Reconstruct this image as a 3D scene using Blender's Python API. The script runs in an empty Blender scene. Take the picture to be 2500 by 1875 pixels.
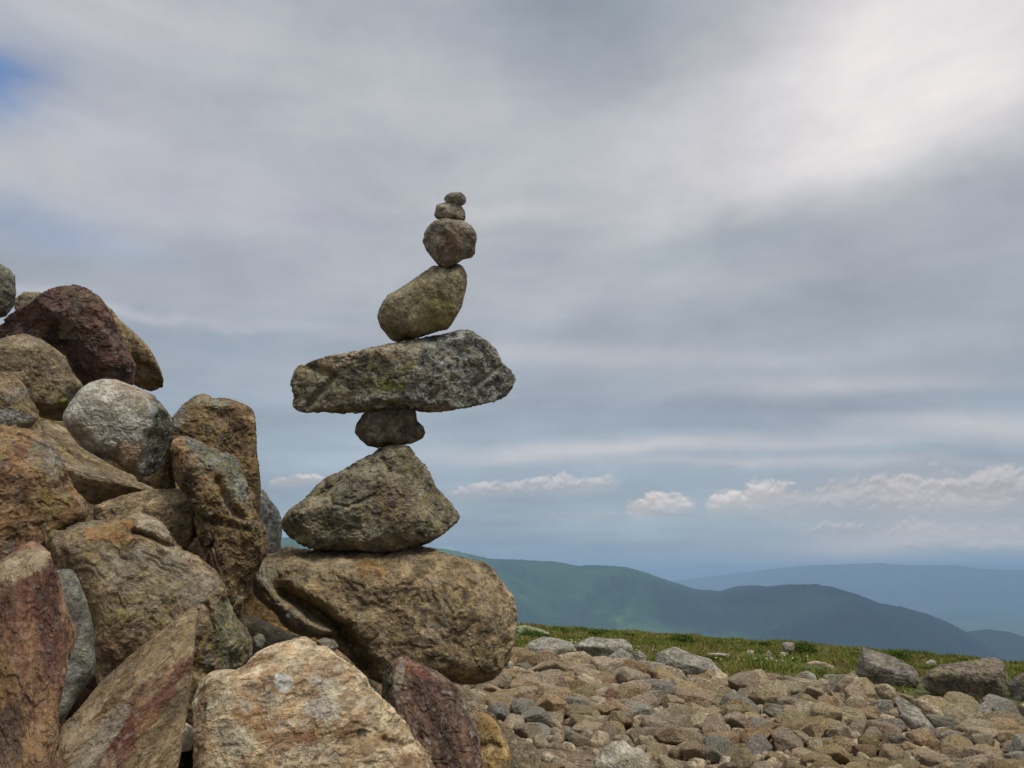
import bpy, math, random
import numpy as np
from mathutils import Matrix, Vector

# ------------------------------------------------------------------ camera
W0, H0, F0 = 2500.0, 1875.0, 2000.0            # the photograph's pixel frame and focal length in pixels
PITCH = math.radians(12.9)
CAM = np.array([0.0, 0.0, 0.0])                # eye height is the origin; the ground lies about 1.2 m below
FWD = np.array([0, math.cos(PITCH), math.sin(PITCH)])
UP = np.array([0, -math.sin(PITCH), math.cos(PITCH)])
RT = np.array([1.0, 0, 0])
sc = bpy.context.scene
col = sc.collection
cam = bpy.data.objects.new("camera", bpy.data.cameras.new("camera"))
col.objects.link(cam)
cam.data.sensor_width = 36.0
cam.data.lens = 36.0 * F0 / W0
cam.data.clip_start = 0.05
cam.data.clip_end = 200000.0
cam.location = CAM
cam.rotation_euler = (math.pi / 2 + PITCH, 0, 0)
sc.camera = cam

def ray(px, py):
    v = FWD + (px - W0 / 2) / F0 * RT + (H0 / 2 - py) / F0 * UP
    return v / np.linalg.norm(v)

# ------------------------------------------------------------------ light
SUN_EL, SUN_AZ = math.radians(58), math.radians(138)   # azimuth clockwise from +Y (the view direction)
sd = np.array([math.sin(SUN_AZ) * math.cos(SUN_EL), math.cos(SUN_AZ) * math.cos(SUN_EL), math.sin(SUN_EL)])
sun = bpy.data.objects.new("sun", bpy.data.lights.new("sun", "SUN"))
sun.data.energy = 2.35
sun.data.angle = math.radians(14)
sun.data.color = (1.0, 0.95, 0.87)
sun.rotation_euler = Vector(sd).to_track_quat('Z', 'Y').to_euler()
col.objects.link(sun)
sc.view_settings.view_transform = 'Standard'
sc.view_settings.look = 'None'
sc.view_settings.exposure = 0.0
sc.view_settings.gamma = 1.0
sc.view_settings.use_curve_mapping = False
sc.cycles.use_denoising = True
sc.cycles.volume_bounces = 1
sc.cycles.max_bounces = 5
sc.cycles.diffuse_bounces = 3

# ------------------------------------------------------------------ node helper
class NT:
    def __init__(s, nt):
        s.nt = nt
        nt.nodes.clear()
    def n(s, t, **kw):
        nd = s.nt.nodes.new(t)
        for k, v in kw.items():
            setattr(nd, k, v)
        return nd
    def put(s, sock, v):
        if v is None: return
        if isinstance(v, bpy.types.NodeSocket): s.nt.links.new(v, sock)
        else:
            if isinstance(v, (tuple, list)) and len(v) == 3 and sock.type == 'RGBA': v = (*v, 1)
            sock.default_value = v
    def m(s, op, a, b=None, c=None, clamp=False):
        nd = s.n('ShaderNodeMath', operation=op); nd.use_clamp = clamp
        s.put(nd.inputs[0], a); s.put(nd.inputs[1], b); s.put(nd.inputs[2], c)
        return nd.outputs[0]
    def vm(s, op, a, b=None, out=0):
        nd = s.n('ShaderNodeVectorMath', operation=op)
        s.put(nd.inputs[0], a); s.put(nd.inputs[1], b)
        return nd.outputs[out]
    def dot(s, a, b): return s.vm('DOT_PRODUCT', a, b, 'Value')
    def noise(s, vec, scale, detail=4, rough=.55, dist=0.0, out='Fac'):
        nd = s.n('ShaderNodeTexNoise')
        s.put(nd.inputs['Vector'], vec); nd.inputs['Scale'].default_value = scale
        nd.inputs['Detail'].default_value = detail; nd.inputs['Roughness'].default_value = rough
        nd.inputs['Distortion'].default_value = dist
        return nd.outputs[out]
    def vor(s, vec, scale, feature='F1', out='Distance', rnd=1.0):
        nd = s.n('ShaderNodeTexVoronoi', feature=feature)
        s.put(nd.inputs['Vector'], vec); nd.inputs['Scale'].default_value = scale
        nd.inputs['Randomness'].default_value = rnd
        return nd.outputs[out]
    def step(s, v, lo, hi, smooth=True, a=0.0, b=1.0):
        nd = s.n('ShaderNodeMapRange', interpolation_type='SMOOTHSTEP' if smooth else 'LINEAR')
        s.put(nd.inputs['Value'], v); s.put(nd.inputs['From Min'], lo); s.put(nd.inputs['From Max'], hi)
        nd.inputs['To Min'].default_value = a; nd.inputs['To Max'].default_value = b
        return nd.outputs[0]
    def mix(s, f, a, b, mode='MIX'):
        nd = s.n('ShaderNodeMix', data_type='RGBA', blend_type=mode)
        s.put(nd.inputs[0], f); s.put(nd.inputs[6], a); s.put(nd.inputs[7], b)
        return nd.outputs[2]
    def ramp(s, f, stops, interp='LINEAR'):
        nd = s.n('ShaderNodeValToRGB'); nd.color_ramp.interpolation = interp
        e = nd.color_ramp.elements
        while len(e) < len(stops): e.new(0.5)
        for el, (p, c) in zip(e, stops):
            el.position = p; el.color = (*c, 1)
        s.put(nd.inputs[0], f)
        return nd.outputs[0]
    def comb(s, x, y, z):
        nd = s.n('ShaderNodeCombineXYZ')
        s.put(nd.inputs[0], x); s.put(nd.inputs[1], y); s.put(nd.inputs[2], z)
        return nd.outputs[0]

def lin(r, g, b):
    f = lambda c: (c / 255 / 12.92) if c / 255 <= .04045 else ((c / 255 + .055) / 1.055) ** 2.4
    return (f(r), f(g), f(b))

# ------------------------------------------------------------------ sky (world)
world = bpy.data.worlds.new("World")
sc.world = world
world.use_nodes = True
T = NT(world.node_tree)
tc = T.n('ShaderNodeTexCoord').outputs['Generated']
dirv = T.vm('NORMALIZE', tc)
sx = T.n('ShaderNodeSeparateXYZ'); T.put(sx.inputs[0], dirv)
DX, DY, DZ = sx.outputs
sky = T.n('ShaderNodeTexSky', sky_type='NISHITA')
sky.sun_disc = False
sky.sun_elevation = SUN_EL
sky.sun_rotation = SUN_AZ
sky.altitude = 1400
blue = T.mix(1.0, sky.outputs[0], (0.075, 0.075, 0.082), 'MULTIPLY')
DEG = 180 / math.pi
az = T.m('MULTIPLY', T.m('ARCTAN2', DX, DY), DEG)
el = T.m('MULTIPLY', T.m('ARCSINE', DZ), DEG)
def azel(px, py):
    r = ray(px, py)
    return math.degrees(math.atan2(r[0], r[1])), math.degrees(math.asin(r[2]))
# cloud-deck coordinates: a plane overhead gives streaks that flatten towards the horizon
zc = T.m('ADD', T.m('MAXIMUM', DZ, 0.0), 0.10)
pu, pv = T.m('DIVIDE', DX, zc), T.m('DIVIDE', DY, zc)
deck = T.comb(pu, pv, 0.0)
deck_s = T.comb(T.m('ADD', T.m('MULTIPLY', pu, .45), T.m('MULTIPLY', pv, .18)), T.m('MULTIPLY', pv, 1.0), 3.1)
n1 = T.noise(deck_s, 1.1, 5, .5, .35)
n2 = T.noise(deck_s, 3.1, 5, .55, .6)
n3 = T.noise(T.comb(T.m('MULTIPLY', az, .035), T.m('MULTIPLY', el, .16), 1.7), 1.0, 6, .55, .4)
wz = T.noise(T.comb(T.m('MULTIPLY', az, .07), T.m('MULTIPLY', el, .11), 7.7), 1.0, 4, .55, 0, 'Color')
wsep = T.n('ShaderNodeSeparateXYZ'); T.put(wsep.inputs[0], wz)
waz = T.m('ADD', az, T.m('MULTIPLY', T.m('SUBTRACT', wsep.outputs[0], .5), 13.0))
wel = T.m('ADD', el, T.m('MULTIPLY', T.m('SUBTRACT', wsep.outputs[1], .5), 6.5))
base = T.ramp(T.m('DIVIDE', T.m('ADD', el, 2.0), 62.0, clamp=True), [
    (0.0, lin(112, 140, 164)), (0.035, lin(118, 147, 170)), (0.09, lin(141, 162, 179)), (0.2, lin(150, 165, 181)),
    (0.34, lin(163, 172, 183)), (0.6, lin(166, 174, 186)), (1.0, lin(186, 192, 200))])
tex = T.m('ADD', T.m('MULTIPLY', T.m('SUBTRACT', n1, .5), .40), T.m('MULTIPLY', T.m('SUBTRACT', n2, .5), .30))
tex = T.m('ADD', tex, T.m('MULTIPLY', T.m('SUBTRACT', n3, .5), .50))
wisp = T.noise(T.comb(T.m('ADD', T.m('MULTIPLY', az, .045), T.m('MULTIPLY', el, .03)), T.m('MULTIPLY', el, .24), 12.3), 1.0, 7, .60, .5)
puff = T.noise(T.comb(T.m('MULTIPLY', az, .085), T.m('MULTIPLY', el, .17), 5.1), 1.0, 7, .60, .3)
detail = T.m('ADD', T.m('MULTIPLY', T.m('SUBTRACT', wisp, .5), .22), T.m('MULTIPLY', T.m('SUBTRACT', puff, .5), .60))
c = T.mix(1.0, base, T.comb(*(T.m('ADD', 1.0, T.m('MULTIPLY', tex, k)) for k in (1.0, .93, .82))), 'MULTIPLY')
def blob(c, px, py, rx, ry, rot, colr, op, warp=1.0, p=1.0):
    a0, e0 = azel(px, py)
    dpx = abs(azel(px + 10, py)[0] - a0) / 10
    dpy = abs(azel(px, py - 10)[1] - e0) / 10
    cr, sr = math.cos(math.radians(rot)), math.sin(math.radians(rot))
    A, E = (waz, wel) if warp else (T.m('ADD', T.m('MULTIPLY', waz, .5), T.m('MULTIPLY', az, .5)), T.m('ADD', T.m('MULTIPLY', wel, .38), T.m('MULTIPLY', el, .62)))
    x = T.m('SUBTRACT', A, a0); y = T.m('SUBTRACT', E, e0)
    u = T.m('ADD', T.m('MULTIPLY', x, cr / (rx * dpx)), T.m('MULTIPLY', y, sr / (rx * dpx)))
    v = T.m('ADD', T.m('MULTIPLY', x, -sr / (ry * dpy)), T.m('MULTIPLY', y, cr / (ry * dpy)))
    r2 = T.m('ADD', T.m('MULTIPLY', u, u), T.m('MULTIPLY', v, v))
    f = T.m('MULTIPLY', T.m('EXPONENT', T.m('MULTIPLY', r2, -p)), op, clamp=True)
    return T.mix(f, c, colr)
WH = lin(222, 222, 227); PALE = lin(192, 197, 206); GR = lin(148, 160, 172); DK = lin(133, 149, 163); BL = lin(98, 131, 182); BLH = lin(134, 160, 188)
c = blob(c, 1420, 10, 480, 200, -8, lin(136, 149, 163), .92)
c = blob(c, 1720, 130, 260, 110, 20, lin(150, 160, 172), .6)
c = blob(c, 850, 150, 240, 120, 10, lin(160, 171, 182), .6)
c = blob(c, 2180, 220, 520, 240, 12, lin(226, 226, 230), 1.0)
c = blob(c, 100, 420, 420, 120, -25, lin(190, 194, 203), .5)
c = blob(c, 300, 40, 420, 130, 0, lin(188, 192, 202), .5)
c = blob(c, 2400, -150, 500, 300, 0, WH, .9)
c = blob(c, 1750, 330, 330, 130, 10, PALE, .6)
c = blob(c, 1050, 270, 330, 120, -12, lin(184, 191, 200), .6)
c = blob(c, 500, 430, 420, 120, -10, lin(178, 182, 196), .6)
c = blob(c, 1850, 590, 600, 70, 4, lin(150, 162, 174), .8)
c = blob(c, 2450, 520, 260, 60, 14, lin(150, 158, 174), .8)
c = blob(c, 1150, 480, 330, 34, -3, lin(184, 191, 198), .7)
c = blob(c, 2100, 730, 620, 60, 0, lin(146, 158, 170), .75)
c = blob(c, 2200, 860, 520, 60, -4, lin(150, 160, 172), .6)
c = blob(c, 330, 790, 420, 20, -2, lin(184, 189, 200), .8)
c = blob(c, 520, 860, 400, 50, 0, lin(146, 163, 180), .6)
c = blob(c, 1700, 1000, 300, 36, 0, lin(140, 154, 168), .6)
for q in ((1450, 868, 560, 26, -3, .42), (2050, 938, 330, 28, -4, .5), (2350, 1050, 320, 34, -6, .7), (1580, 1092, 360, 20, 0, .75), (1950, 1098, 240, 14, -1, .5), (1950, 1138, 440, 13, -3, .6), (1250, 1110, 260, 18, 2, .45)):
    c = blob(c, q[0], q[1], q[2], q[3], q[4], lin(194, 196, 202), q[5], 0)
c = blob(c, 2250, 1220, 420, 46, -2, lin(150, 160, 174), .75)
c = blob(c, 1650, 1230, 330, 26, 0, lin(146, 162, 177), .7)
blue_f = None
def cumulus(c, px, py, w, h, tilt, op, seed, tint=(208, 208, 211)):
    """a puff of cloud: lobed top, flat fading base"""
    a0, e0 = azel(px, py)
    dpx = abs(azel(px + 10, py)[0] - a0) / 10; dpy = abs(azel(px, py - 10)[1] - e0) / 10
    u = T.m('MULTIPLY', T.m('SUBTRACT', az, a0), 1 / (w * dpx))
    v = T.m('SUBTRACT', T.m('MULTIPLY', T.m('SUBTRACT', el, e0), 1 / (h * dpy)), T.m('MULTIPLY', u, tilt))
    n = T.noise(T.comb(T.m('MULTIPLY', az, 1.0), T.m('MULTIPLY', el, 1.4), seed), .42, 8, .62, .3)
    n_up = T.noise(T.comb(T.m('MULTIPLY', az, 1.0), T.m('MULTIPLY', T.m('ADD', el, .28), 1.4), seed), .42, 8, .62, .3)
    env = T.m('SUBTRACT', 1.0, T.m('MULTIPLY', u, u))
    top = T.m('ADD', T.m('MULTIPLY', env, 1.0), T.m('MULTIPLY', T.m('SUBTRACT', n, .5), 4.2))
    f = T.m('MULTIPLY', T.step(T.m('SUBTRACT', top, v), 0.0, .55), T.step(v, -1.8, .6))
    f = T.m('MULTIPLY', f, T.step(env, 0.0, .45))
    lit = T.step(T.m('ADD', T.m('MULTIPLY', v, .35), T.m('MULTIPLY', T.m('SUBTRACT', n, n_up), 4.0)), -.35, .55)
    cc = T.mix(lit, lin(*(q - 36 for q in tint)), lin(*tint))
    return T.mix(T.m('MULTIPLY', f, op), c, cc)
c = blob(c, 2330, 1215, 420, 60, 0, lin(158, 166, 177), .8)
c = blob(c, 2300, 1345, 520, 50, 0, lin(176, 180, 188), .8)
c = cumulus(c, 2140, 1185, 190, 30, .3, .7, 14.2, (200, 200, 204))
c = cumulus(c, 2400, 1192, 300, 58, .1, .75, 4.2, (196, 197, 201))
c = cumulus(c, 2150, 1225, 330, 40, .1, .45, 24.2, (190, 193, 199))
c = cumulus(c, 1300, 1184, 235, 26, .55, .85, 1.2, (198, 201, 206))
c = cumulus(c, 1612, 1228, 92, 28, .25, .95, 9.9)
c = cumulus(c, 1845, 1208, 135, 34, .45, .95, 5.5)
c = cumulus(c, 725, 1172, 75, 14, .6, .85, 3.5)
c = cumulus(c, 2200, 1290, 330, 22, .1, .6, 8.1, (186, 190, 198))
c = cumulus(c, 2380, 1335, 300, 14, .0, .5, 18.1, (182, 187, 195))
c = cumulus(c, 1500, 1255, 260, 12, .0, .35, 28.1, (172, 181, 192))
# the break in the deck at the upper left, where the clear sky shows
gapw = T.noise(T.comb(T.m('MULTIPLY', az, .13), T.m('MULTIPLY', el, .18), 2.2), 1.0, 5, .6, .5)
def gap(px, py, rx, ry, thr):
    a0, e0 = azel(px, py); dpx = .028; dpy = .028
    u = T.m('MULTIPLY', T.m('SUBTRACT', waz, a0), 1 / (rx * dpx)); v = T.m('MULTIPLY', T.m('SUBTRACT', wel, e0), 1 / (ry * dpy))
    r2 = T.m('ADD', T.m('MULTIPLY', u, u), T.m('MULTIPLY', v, v))
    return T.m('MULTIPLY', T.m('EXPONENT', T.m('MULTIPLY', r2, -1.0)), T.step(gapw, .25, .6, a=.35, b=1.0))
g1 = T.m('MULTIPLY', gap(-60, 165, 140, 75, 0), .95, clamp=True)
c = T.mix(g1, c, BL)
c = T.mix(T.m('MULTIPLY', gap(60, 560, 330, 60, 0), .5, clamp=True), c, lin(130, 158, 198))
# a little of the clear sky's own light comes through the thin deck everywhere
det = T.m('ADD', 1.0, T.m('MULTIPLY', detail, T.step(el, 60, 0, False, .75, 1.0)))
c = T.mix(1.0, c, T.comb(det, det, T.m('ADD', T.m('MULTIPLY', det, .8), .2)), 'MULTIPLY')
fin = T.mix(0.05, c, blue)
fin = T.mix(1.0, fin, T.comb(*(T.step(el, 0.0, 9.0, a=q_, b=w_) for q_, w_ in ((1.42, 1.20), (1.26, 1.13), (1.14, 1.07)))), 'MULTIPLY')
zen = T.step(el, 38.0, 62.0, a=1.0, b=2.1)
fin = T.mix(1.0, fin, T.comb(zen, zen, zen), 'MULTIPLY')
lp = T.n('ShaderNodeBackground'); T.put(lp.inputs[0], fin); lp.inputs[1].default_value = 1.0
wo = T.n('ShaderNodeOutputWorld'); T.nt.links.new(lp.outputs[0], wo.inputs[0])

# ------------------------------------------------------------------ numpy noise
_rs = np.random.RandomState(7)
_perm = _rs.permutation(256); _perm = np.concatenate([_perm, _perm, _perm])
_grad = _rs.normal(size=(256, 3)); _grad /= np.linalg.norm(_grad, axis=1)[:, None]
def pnoise(p):
    i = np.floor(p).astype(int); f = p - i
    u = f * f * f * (f * (f * 6 - 15) + 10)
    i &= 255
    def g(dx, dy, dz):
        h = _perm[_perm[_perm[(i[:, 0] + dx) & 255] + ((i[:, 1] + dy) & 255)] + ((i[:, 2] + dz) & 255)]
        return (_grad[h] * (f - np.array([dx, dy, dz]))).sum(1)
    def L(a, b, t): return a + (b - a) * t
    x0 = L(L(g(0,0,0), g(1,0,0), u[:,0]), L(g(0,1,0), g(1,1,0), u[:,0]), u[:,1])
    x1 = L(L(g(0,0,1), g(1,0,1), u[:,0]), L(g(0,1,1), g(1,1,1), u[:,0]), u[:,1])
    return L(x0, x1, u[:,2]) * 1.5
def fbm(p, oct=4, gain=.5, ridge=False):
    s = 0; a = 1; t = 0
    for k in range(oct):
        n = pnoise(p + 17.3 * k)
        if ridge: n = 1 - 2 * np.abs(n)
        s = s + a * n; t += a; a *= gain; p = p * 2.03
    return s / t

# ------------------------------------------------------------------ meshes
def mesh_obj(name, v, f, mat=None, smooth=True, parent=None):
    v = np.asarray(v, dtype=np.float32); f = np.asarray(f, dtype=np.int32)
    me = bpy.data.meshes.new(name)
    me.vertices.add(len(v)); me.vertices.foreach_set("co", v.ravel())
    k = f.shape[1]
    me.loops.add(f.size); me.loops.foreach_set("vertex_index", f.ravel())
    me.polygons.add(len(f)); me.polygons.foreach_set("loop_start", np.arange(0, f.size, k, dtype=np.int32))
    try: me.polygons.foreach_set("loop_total", np.full(len(f), k, dtype=np.int32))
    except Exception: pass
    if smooth: me.polygons.foreach_set("use_smooth", np.ones(len(f), dtype=bool))
    me.update(calc_edges=True)
    if mat: me.materials.append(mat)
    o = bpy.data.objects.new(name, me); col.objects.link(o)
    if parent: o.parent = parent
    return o
def tag(o, label=None, cat=None, group=None, kind=None):
    if label: o["label"] = label
    if cat: o["category"] = cat
    if group: o["group"] = group
    if kind: o["kind"] = kind
    return o

_ico = {}
def ico(level):
    if level in _ico: return _ico[level]
    t = (1 + 5 ** .5) / 2
    v = np.array([(-1,t,0),(1,t,0),(-1,-t,0),(1,-t,0),(0,-1,t),(0,1,t),(0,-1,-t),(0,1,-t),(t,0,-1),(t,0,1),(-t,0,-1),(-t,0,1)], float)
    f = np.array([(0,11,5),(0,5,1),(0,1,7),(0,7,10),(0,10,11),(1,5,9),(5,11,4),(11,10,2),(10,7,6),(7,1,8),(3,9,4),(3,4,2),(3,2,6),(3,6,8),(3,8,9),(4,9,5),(2,4,11),(6,2,10),(8,6,7),(9,8,1)])
    v /= np.linalg.norm(v, axis=1)[:, None]
    for _ in range(level):
        e = np.sort(np.concatenate([f[:, [0,1]], f[:, [1,2]], f[:, [2,0]]]), axis=1)
        key = e[:, 0].astype(np.int64) * 10_000_000 + e[:, 1]
        uq, inv = np.unique(key, return_inverse=True)
        a, b = uq // 10_000_000, uq % 10_000_000
        mid = v[a] + v[b]; mid /= np.linalg.norm(mid, axis=1)[:, None]
        n0 = len(v); v = np.concatenate([v, mid]); m = len(f)
        ab, bc, ca = n0 + inv[:m], n0 + inv[m:2*m], n0 + inv[2*m:]
        f = np.concatenate([np.stack(x, 1) for x in ((f[:,0],ab,ca),(f[:,1],bc,ab),(f[:,2],ca,bc),(ab,bc,ca))])
    _ico[level] = (v, f)
    return v, f
def vnormals(v, f):
    a, b, c_ = v[f[:,0]], v[f[:,1]], v[f[:,2]]
    fn = np.cross(b - a, c_ - a)
    n = np.zeros_like(v)
    for k in range(3):
        for j in range(3): n[:, j] += np.bincount(f[:, k], fn[:, j], len(v))
    return n / (np.linalg.norm(n, axis=1)[:, None] + 1e-12)
def chip(u, r, rng, n, lo, hi, q=60.0):
    """cut the star-shaped body r(u) by n random planes, edges slightly worn"""
    pts = u * r[:, None]
    g = 1 / r
    acc = np.ones(len(u))
    for _ in range(n):
        nn = rng.normal(size=3); nn /= np.linalg.norm(nn)
        H = (pts @ nn).max() * rng.uniform(lo, hi)
        t = np.clip((u @ nn) / H, 0, None) / g
        acc += np.clip(t, 0, 3.0) ** q
    return r / acc ** (1 / q)
def rough_up(v, f, size, rng, amp=1.0, stretch=None):
    off = rng.uniform(0, 100, 3)
    p = v / size
    if stretch is not None:
        s = np.array(stretch[:3], float); s /= np.linalg.norm(s)
        p = p - np.outer(p @ s, s) * (1 - 1 / stretch[3])
    n = vnormals(v, f)
    a = fbm(p * 1.8 + off, 3) * .040
    cr = fbm(p * 3.2 + off + 31, 3, .5, True); a += np.clip(cr, -.2, 1) * .016
    a += fbm(p * 9 + off + 9, 4, .6) * .020
    # broken ledges: quantised noise gives small steps like flaked rock
    st = fbm(p * 2.6 + off + 77, 4) * 4.5
    a += (np.floor(st) + np.clip((st - np.floor(st)) * 4 - 1.5, 0, 1)) * .020
    pits = fbm(p * 22 + off + 5, 2); a -= np.clip(pits - .25, 0, 1) * .012
    return v + n * (a * size * amp)[:, None]

# ------------------------------------------------------------------ rock materials
def rockmat(name, cols, size=1.0, streak=None, lichen=.3, lcol=(.28, .235, .085), dark=.3, pale=.15, palecol=(.42, .41, .37), rust=.0,
            patches=(), speck=.25, bump=1.0, seed=0.0, split=None, vary=False, fine=1.0):
    m = bpy.data.materials.new(name); m.use_nodes = True
    T = NT(m.node_tree)
    P = T.n('ShaderNodeTexCoord').outputs['Object']
    if vary:
        oi = T.n('ShaderNodeObjectInfo')
        rnd = oi.outputs['Random']
        P = T.vm('ADD', P, T.comb(T.m('MULTIPLY', rnd, 37.0), T.m('MULTIPLY', rnd, 91.0), 0.0))
    P0 = P
    P = T.vm('ADD', P, (seed * 3.7, seed * 1.3, seed * 7.1))
    PS = P
    if streak:
        s = Vector(streak[:3]).normalized()
        k = T.dot(P, tuple(s))
        PS = T.vm('SUBTRACT', P, T.vm('MULTIPLY', tuple(s), T.comb(*[T.m('MULTIPLY', k, 1 - 1 / streak[3])] * 3)))
    big = T.noise(PS, 4.2 / size, 7, .62, .3)
    big = T.step(big, .30, .70, False)
    c = T.ramp(big, [(0.08, cols[2]), (0.38, cols[0]), (0.62, cols[1]), (0.92, cols[0])])
    mid = T.step(T.noise(PS, 13 * fine, 9, .78, .08), .39, .61, False)
    c = T.mix(.68, c, T.ramp(mid, [(0.05, tuple(q * .7 for q in cols[2])), (0.35, cols[2]), (0.5, cols[0]), (0.72, cols[1]), (0.95, tuple(min(.8, q * 1.25) for q in cols[1]))]))
    if split:   # a second set of colours on one side: direction, offset, colours
        dd, off, c2 = split
        big2 = T.step(T.noise(P, 19 / size, 8, .76, .2), .38, .62, False)
        cc = T.ramp(big2, [(0.1, c2[2]), (0.45, c2[0]), (0.8, c2[1])])
        k = T.m('ADD', T.dot(P0, dd), T.m('MULTIPLY', T.m('SUBTRACT', T.noise(P, 8, 4, .6), .5), .22 * size))
        c = T.mix(T.step(k, off - .02, off + .02), c, cc)
    mot = T.noise(PS, 24 * fine, 6, .72, .2)
    mm = T.step(mot, .32, .68, False, .6, 1.5)
    c = T.mix(1.0, c, T.comb(mm, mm, T.step(mot, .32, .68, False, .66, 1.42)), 'MULTIPLY')
    if rust > 0:
        rn = T.noise(PS, 7 / size, 8, .72, .1)
        c = T.mix(T.m('MULTIPLY', T.step(rn, .56, .70), rust), c, (.20, .085, .030))
    if pale > 0:
        pn = T.noise(P, 11 / size, 7, .7, .3)
        c = T.mix(T.m('MULTIPLY', T.step(pn, .57 - .08 * pale, .66), min(1, pale * 1.6)), c, palecol)
    for (a, b, cc, op, rx, ry, rot) in patches:   # a colour patch (stains, one painted lit strip) with its own outline, on the side that faces +/-Y of the stone
        sp = T.n('ShaderNodeSeparateXYZ'); T.put(sp.inputs[0], P0)
        wob = T.noise(P0, 11, 6, .75, 0, 'Color'); ws = T.n('ShaderNodeSeparateXYZ'); T.put(ws.inputs[0], wob)
        X = T.m('SUBTRACT', T.m('ADD', sp.outputs[0], T.m('MULTIPLY', T.m('SUBTRACT', ws.outputs[0], .5), rx * 1.5)), a)
        Z = T.m('SUBTRACT', T.m('ADD', sp.outputs[2], T.m('MULTIPLY', T.m('SUBTRACT', ws.outputs[1], .5), rx * 1.5)), b)
        cr, sr = math.cos(math.radians(rot)), math.sin(math.radians(rot))
        U = T.m('ADD', T.m('MULTIPLY', X, cr / rx), T.m('MULTIPLY', Z, sr / rx))
        V = T.m('ADD', T.m('MULTIPLY', X, -sr / ry), T.m('MULTIPLY', Z, cr / ry))
        r2 = T.m('ADD', T.m('MULTIPLY', U, U), T.m('MULTIPLY', V, V))
        mk = T.m('MULTIPLY', T.step(r2, 1.15, .7), T.step(sp.outputs[1], .02, -.02))
        ccm = T.mix(1.0, cc, T.comb(mm, mm, mm), 'MULTIPLY')
        c = T.mix(T.m('MULTIPLY', mk, op), c, ccm)
    if dark > 0:
        dn = T.noise(P, 13 / size, 8, .74, .3)
        c = T.mix(T.m('MULTIPLY', T.step(dn, .53, .62), min(1, dark * 1.3)), c, (.048, .045, .038))
    if lichen > 0:
        ln = T.m('MULTIPLY', T.step(T.noise(P, 3.4 / size, 4, .6), .46, .6), T.step(T.noise(P, 48 * fine, 5, .75), .50 , .60))
        ln2 = T.m('MULTIPLY', T.step(T.noise(P, 70 * fine, 3, .7), .60, .68), .6)
        c = T.mix(T.m('MULTIPLY', T.m('MAXIMUM', ln, ln2), min(1, lichen * 1.4)), c, lcol)
    # crusts of lichen: ragged spots of several sizes
    wv = T.vm('ADD', P, T.vm('MULTIPLY', T.vm('SUBTRACT', T.noise(P, 38 * fine, 5, .7, 0, 'Color'), (.5, .5, .5)), (.045, .045, .045)))
    for sc_, thr, cc_, op_ in ((17 * fine, .62, tuple(min(.6, q * 1.25 + .05) for q in cols[1]), .55), (34 * fine, .55, lcol, lichen * .9), (26 * fine, .60, (.33, .325, .27), min(.8, pale * 1.6 + lichen * .35)), (21 * fine, .58, (.05, .046, .038), min(.8, dark * 1.1))):
        vt = T.n('ShaderNodeTexVoronoi'); T.put(vt.inputs['Vector'], wv); vt.inputs['Scale'].default_value = sc_
        vc = T.n('ShaderNodeSeparateColor'); T.put(vc.inputs[0], vt.outputs['Color'])
        rad = T.m('MULTIPLY', T.step(vc.outputs[0], thr, 1.0, False, 0.0, .58), 1.0)
        mk = T.step(T.m('SUBTRACT', rad, vt.outputs['Distance']), 0.0, .06)
        c = T.mix(T.m('MULTIPLY', mk, op_ * .75), c, cc_)
    if speck > 0:
        vd = T.vor(P, 125 * fine, 'F1', 'Color')
        vs = T.n('ShaderNodeSeparateColor'); T.put(vs.inputs[0], vd)
        c = T.mix(T.m('MULTIPLY', T.step(vs.outputs[0], .86, .95), speck * .8), c, (.46, .43, .37))
        c = T.mix(T.m('MULTIPLY', T.step(vs.outputs[1], .80, .9), speck), c, (.035, .03, .026))
    if vary:
        wn = T.n('ShaderNodeTexWhiteNoise', noise_dimensions='1D'); T.put(wn.inputs['W'], rnd)
        ws = T.n('ShaderNodeSeparateColor'); T.put(ws.inputs[0], wn.outputs['Color'])
        hs = T.n('ShaderNodeHueSaturation')
        T.put(hs.inputs['Color'], c)
        T.put(hs.inputs['Hue'], T.step(ws.outputs[0], 0, 1, False, .482, .512))
        T.put(hs.inputs['Saturation'], T.step(ws.outputs[1], 0, 1, False, .92, 1.32))
        T.put(hs.inputs['Value'], T.step(ws.outputs[2], 0, 1, False, .74, 1.24))
        c = hs.outputs[0]
    hs0 = T.n('ShaderNodeHueSaturation'); T.put(hs0.inputs['Color'], c); hs0.inputs['Saturation'].default_value = 1.06; c = hs0.outputs[0]
    hgt = T.m('ADD', T.m('MULTIPLY', T.noise(PS, 12 * fine, 9, .66, 0), 1.0), T.m('MULTIPLY', T.noise(P, 75 * fine, 4, .7), .22))
    rd = T.m('ABSOLUTE', T.m('SUBTRACT', T.noise(PS, 6.5 * fine / size, 6, .68, .1), .5))
    hgt = T.m('ADD', hgt, T.m('MULTIPLY', T.step(rd, 0.0, .05), .16))
    bp = T.n('ShaderNodeBump'); T.put(bp.inputs['Height'], hgt)
    bp.inputs['Strength'].default_value = min(1, .8 * bump); bp.inputs['Distance'].default_value = .035 * bump / fine
    bs = T.n('ShaderNodeBsdfPrincipled')
    T.put(bs.inputs['Base Color'], c); bs.inputs['Roughness'].default_value = .88
    bs.inputs['Specular IOR Level'].default_value = .25
    T.put(bs.inputs['Normal'], bp.outputs[0])
    out = T.n('ShaderNodeOutputMaterial'); T.nt.links.new(bs.outputs[0], out.inputs[0])
    return m

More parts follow.
